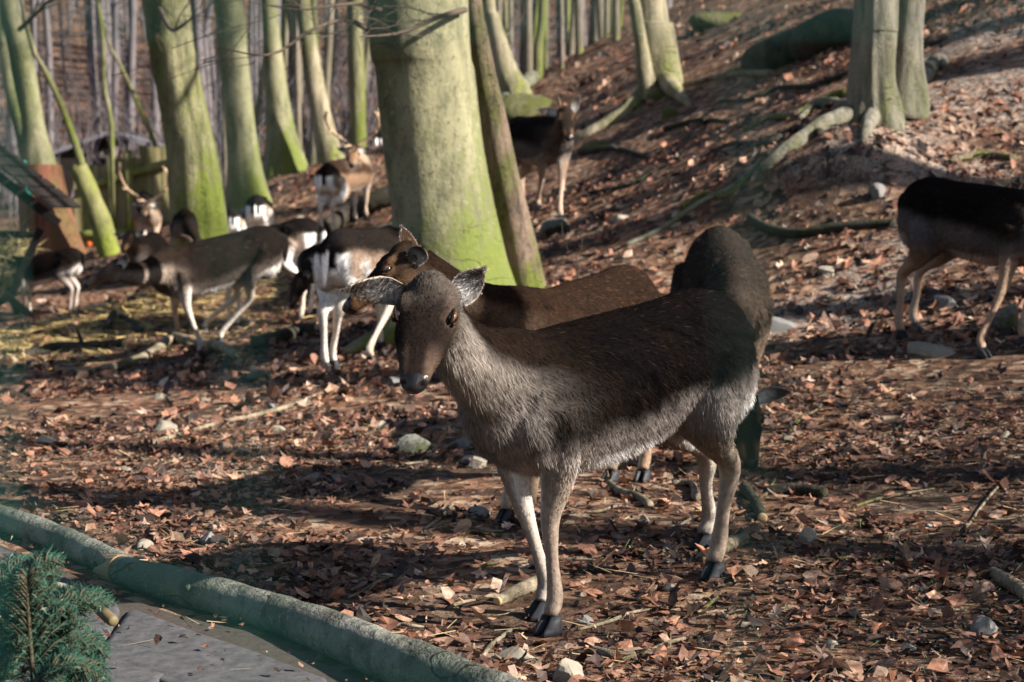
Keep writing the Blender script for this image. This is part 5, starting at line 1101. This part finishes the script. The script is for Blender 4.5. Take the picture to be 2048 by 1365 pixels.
    while bx < 345:
        w = rn.uniform(13, 19); tp = (330+rn.uniform(-5, 5) if bx < 215 else 316 if bx < 268 else 292)+rn.uniform(-3, 3)
        p0 = P(bx, 500, fd+rn.uniform(-.02, .02)); p1 = P(bx+w-1.4, tp, fd); V_, F_ = box(p0[0], p1[0], fd+rn.uniform(0, .02), fd+.03+rn.uniform(0, .02), g1(p0[0], fd)-.1, p1[2]); o = obj('plank', mesh('plank', V_-fb, F_, None, False), M['old_board'], fr); bx += w; i += 1
    for a, b, w in (((160, 378), (338, 326), .14), ((160, 470), (338, 455), .12)):
        p, q = P(*a, fd-.06), P(*b, fd-.06); obj('rail', mesh('rail', *tube(np.array([p, (p+q)/2, q])-fb, [(.05, w*.5)]*3, 8, n=10, lump=.15)), M['moss_wood'], fr)
    for px_ in (226, 262): p, q = P(px_, 500, fd-.09), P(px_-6, 300, fd-.09); obj('post', mesh('post', *tube(np.array([p, q])-fb, [(.06, .06)]*2, 8)), M['moss_wood'], fr)
    lp = empty('mossy_post', onground(212, 512)); tag(lp, 'leaning bright green mossy post left of the board fence', 'post'); b0 = np.array(lp.location); dd = float(b0[1])
    pp = np.array([P(224, 525, dd), P(200, 440, dd), P(176, 380, dd), P(156, 335, dd)])-b0; obj('wood', mesh('wood', *tube(pp, np.array([48, 44, 40, 36])*.5*dd/FPX, 12, n=16, lump=.12)), M['moss_wood'], lp)
    # low shed roof showing behind the fence
    sb = onground(240, 440); sd_ = 40.0; sh = empty('shed', (P(220, 330, sd_)[0], sd_, g1(P(220, 330, sd_)[0], sd_))); tag(sh, 'low grey shed roof showing behind the board fence', 'shed'); b0 = np.array(sh.location)
    a, b, c_ = P(95, 305, sd_), P(215, 262, sd_), P(345, 300, sd_)
    for nm, (p, q) in (('roof', (a, b)), ('roof', (b, c_))):
        V_ = np.array([p, q, q+np.array((0, 3, 0)), p+np.array((0, 3, 0)), p-np.array((0, 0, .09)), q-np.array((0, 0, .09)), q+np.array((0, 3, -.09)), p+np.array((0, 3, -.09))])-b0; obj(nm, mesh(nm, V_, [np.array([(0, 1, 2, 3), (7, 6, 5, 4), (0, 4, 5, 1), (1, 5, 6, 2), (2, 6, 7, 3), (3, 7, 4, 0)])], None, False), M['roof'], sh)
    V_, F_ = box(a[0]+.2, c_[0]-.2, sd_+.2, sd_+2.8, b0[2]-.2, a[2]-.12); obj('wall', mesh('wall', V_-b0, F_, None, False), M['dark_wood'], sh)
    # orange ball
    q = onground(180, 496, 26); V_, F_ = ellipsoid((0, 0, .055), (.055, .05, .055), None, 16, 11); Vs_ = V_; o = obj('ball', mesh('ball', V_*(1+.03*np.cos(5*np.arctan2(V_[:, 1], V_[:, 0])))[:, None], F_), M['orange'], None, q+np.array((0, 0, -.003))); tag(o, 'small bright orange ball at the foot of the red-brown trunk', 'ball')
    # stump-like young bush twigs on the bank at right
    for i, (a, b, lb) in enumerate([(1988, 470, 'thin bare shoot on the bank at the right edge'), (1150, 690, 'thin bare shoot beside the brown doe\'s back')]):
        q = onground(a, b); out = []; rn2 = random.Random(i); 
        for j in range(5): branchset((0, 0, -.02), (rn2.gauss(0, .5), rn2.gauss(0, .3), 1), rn2.uniform(.3, .55), .005, 1, out, rn2, .5, .2, 3)
        o = obj('shoot', mesh('shoot', *merge(out)), M['twig'], None, q); tag(o, lb, 'plant')
    # droppings, lower right
    n = 110; x = P(1940, 1280, 4.75)[0]+rng.normal(0, .16, n); y = 4.78+rng.normal(0, .14, n); Vb, Fb = ellipsoid((0, 0, 0), (.006, .005, .0045), None, 7, 5); Vs_, Fs_ = [], []
    for i in range(n): Vs_.append((Vb+np.array((x[i], y[i], g1(x[i], y[i])+.010+.01*rng.random())), Fb))
    o = obj('droppings', mesh('droppings', *merge(Vs_)), M['dropping']); tag(o, 'black deer droppings in the litter at lower right', 'droppings', None, 'stuff')
    # green wire fence right in front of the camera, far out of focus
    fy = .36; fen = empty('wire_fence', (0, fy, g1(0, fy))); tag(fen, 'green wire fence close to the camera, blurred into faint green bands', 'fence'); b0 = np.array(fen.location)
    def wire(nm, pts, r): obj(nm, mesh(nm, *tube(np.array(pts)-b0, np.full(len(pts), r), 8, n=28)), M['wire'], fen)
    pitch = P(1500, 682, fy)[0]-P(485, 682, fy)[0]; x0 = P(485, 682, fy)[0]
    for i in range(-9, 11):
        xx = x0+i*pitch; zz = np.linspace(b0[2]-.05, 1.9, 160)
        for ph in (0, math.pi): obj('stay_wire', mesh('stay_wire', *tube(np.stack([xx+.0035*np.sin(zz*60+ph+i), fy+.0035*np.cos(zz*60+ph+i), zz], -1)-b0, np.full(160, .00016), 5)), M['wire'], fen)
    for z in (P(1024, 28, fy)[2], P(1024, 28, fy)[2]+.16, .80, .60, .40, .20): wire('line_wire', [(-.9, fy+.002, z+.002), (-.3, fy+.002, z-.001), (.3, fy+.002, z+.001), (.9, fy+.002, z)], .0006)
    q = [P(a, b, fy+.004) for a, b in ((-900, 640), (-500, 790), (-150, 940), (150, 1085), (420, 1210), (700, 1320), (1000, 1420), (1500, 1560))]; wire('line_wire', q, .0005)
    wire('line_wire', [P(-25, -300, fy+.004), P(5, 300, fy+.004), P(-5, 800, fy+.004), P(-40, 1500, fy+.004)], .0006)
    for px_ in (-40, 1100, 2100):
        pass
M['split'] = mat_plain('splintered_wood', (.22, .15, .09), .8, .2, nscale=50)
M['slab_dirt'] = mat_plain('path_joint_dirt', (.06, .05, .042), .9, .1, nscale=40, var=.5, bumpd=.01)
M['fir_stem'] = mat_plain('fir_twig', (.06, .05, .03), .7, .2)
M['needle'] = mat_vcol('fir_needle', .42, .4)
M['stub'] = mat_plain('fresh_cut_stub', (.13, .10, .05), .6, .3, nscale=40)
M['moss'] = mat_bark('cushion_moss', (.15, .14, .07), (.05, .05, .03), (.11, .12, .028), .6, 1.0, 1, 14, .03)
M['moss_wood'] = mat_bark('mossy_wood', (.17, .16, .07), (.05, .05, .02), (.17, .20, .03), .6, 3.0, .4, 8, .01)
M['dark_wood'] = mat_plain('dark_weathered_wood', (.022, .018, .016), .9, .08, nscale=12, var=.5, bumpd=.004)
M['old_board'] = mat_bark('weathered_board', (.30, .25, .13), (.14, .11, .06), (.17, .20, .04), .35, .9, .06, 14, .006)
M['roof'] = mat_plain('grey_roof', (.17, .16, .18), .7, .3, nscale=6)
M['orange'] = mat_plain('orange_rubber', (.80, .16, .02), .45, .4)
M['dropping'] = mat_plain('droppings', (.012, .011, .010), .6, .3)
M['wire'] = mat_plain('green_coated_wire', (.008, .075, .06), .4, .4, nscale=40, var=.1, bumpd=0)
build_trees()
deerset()
build_things()
build_litter()
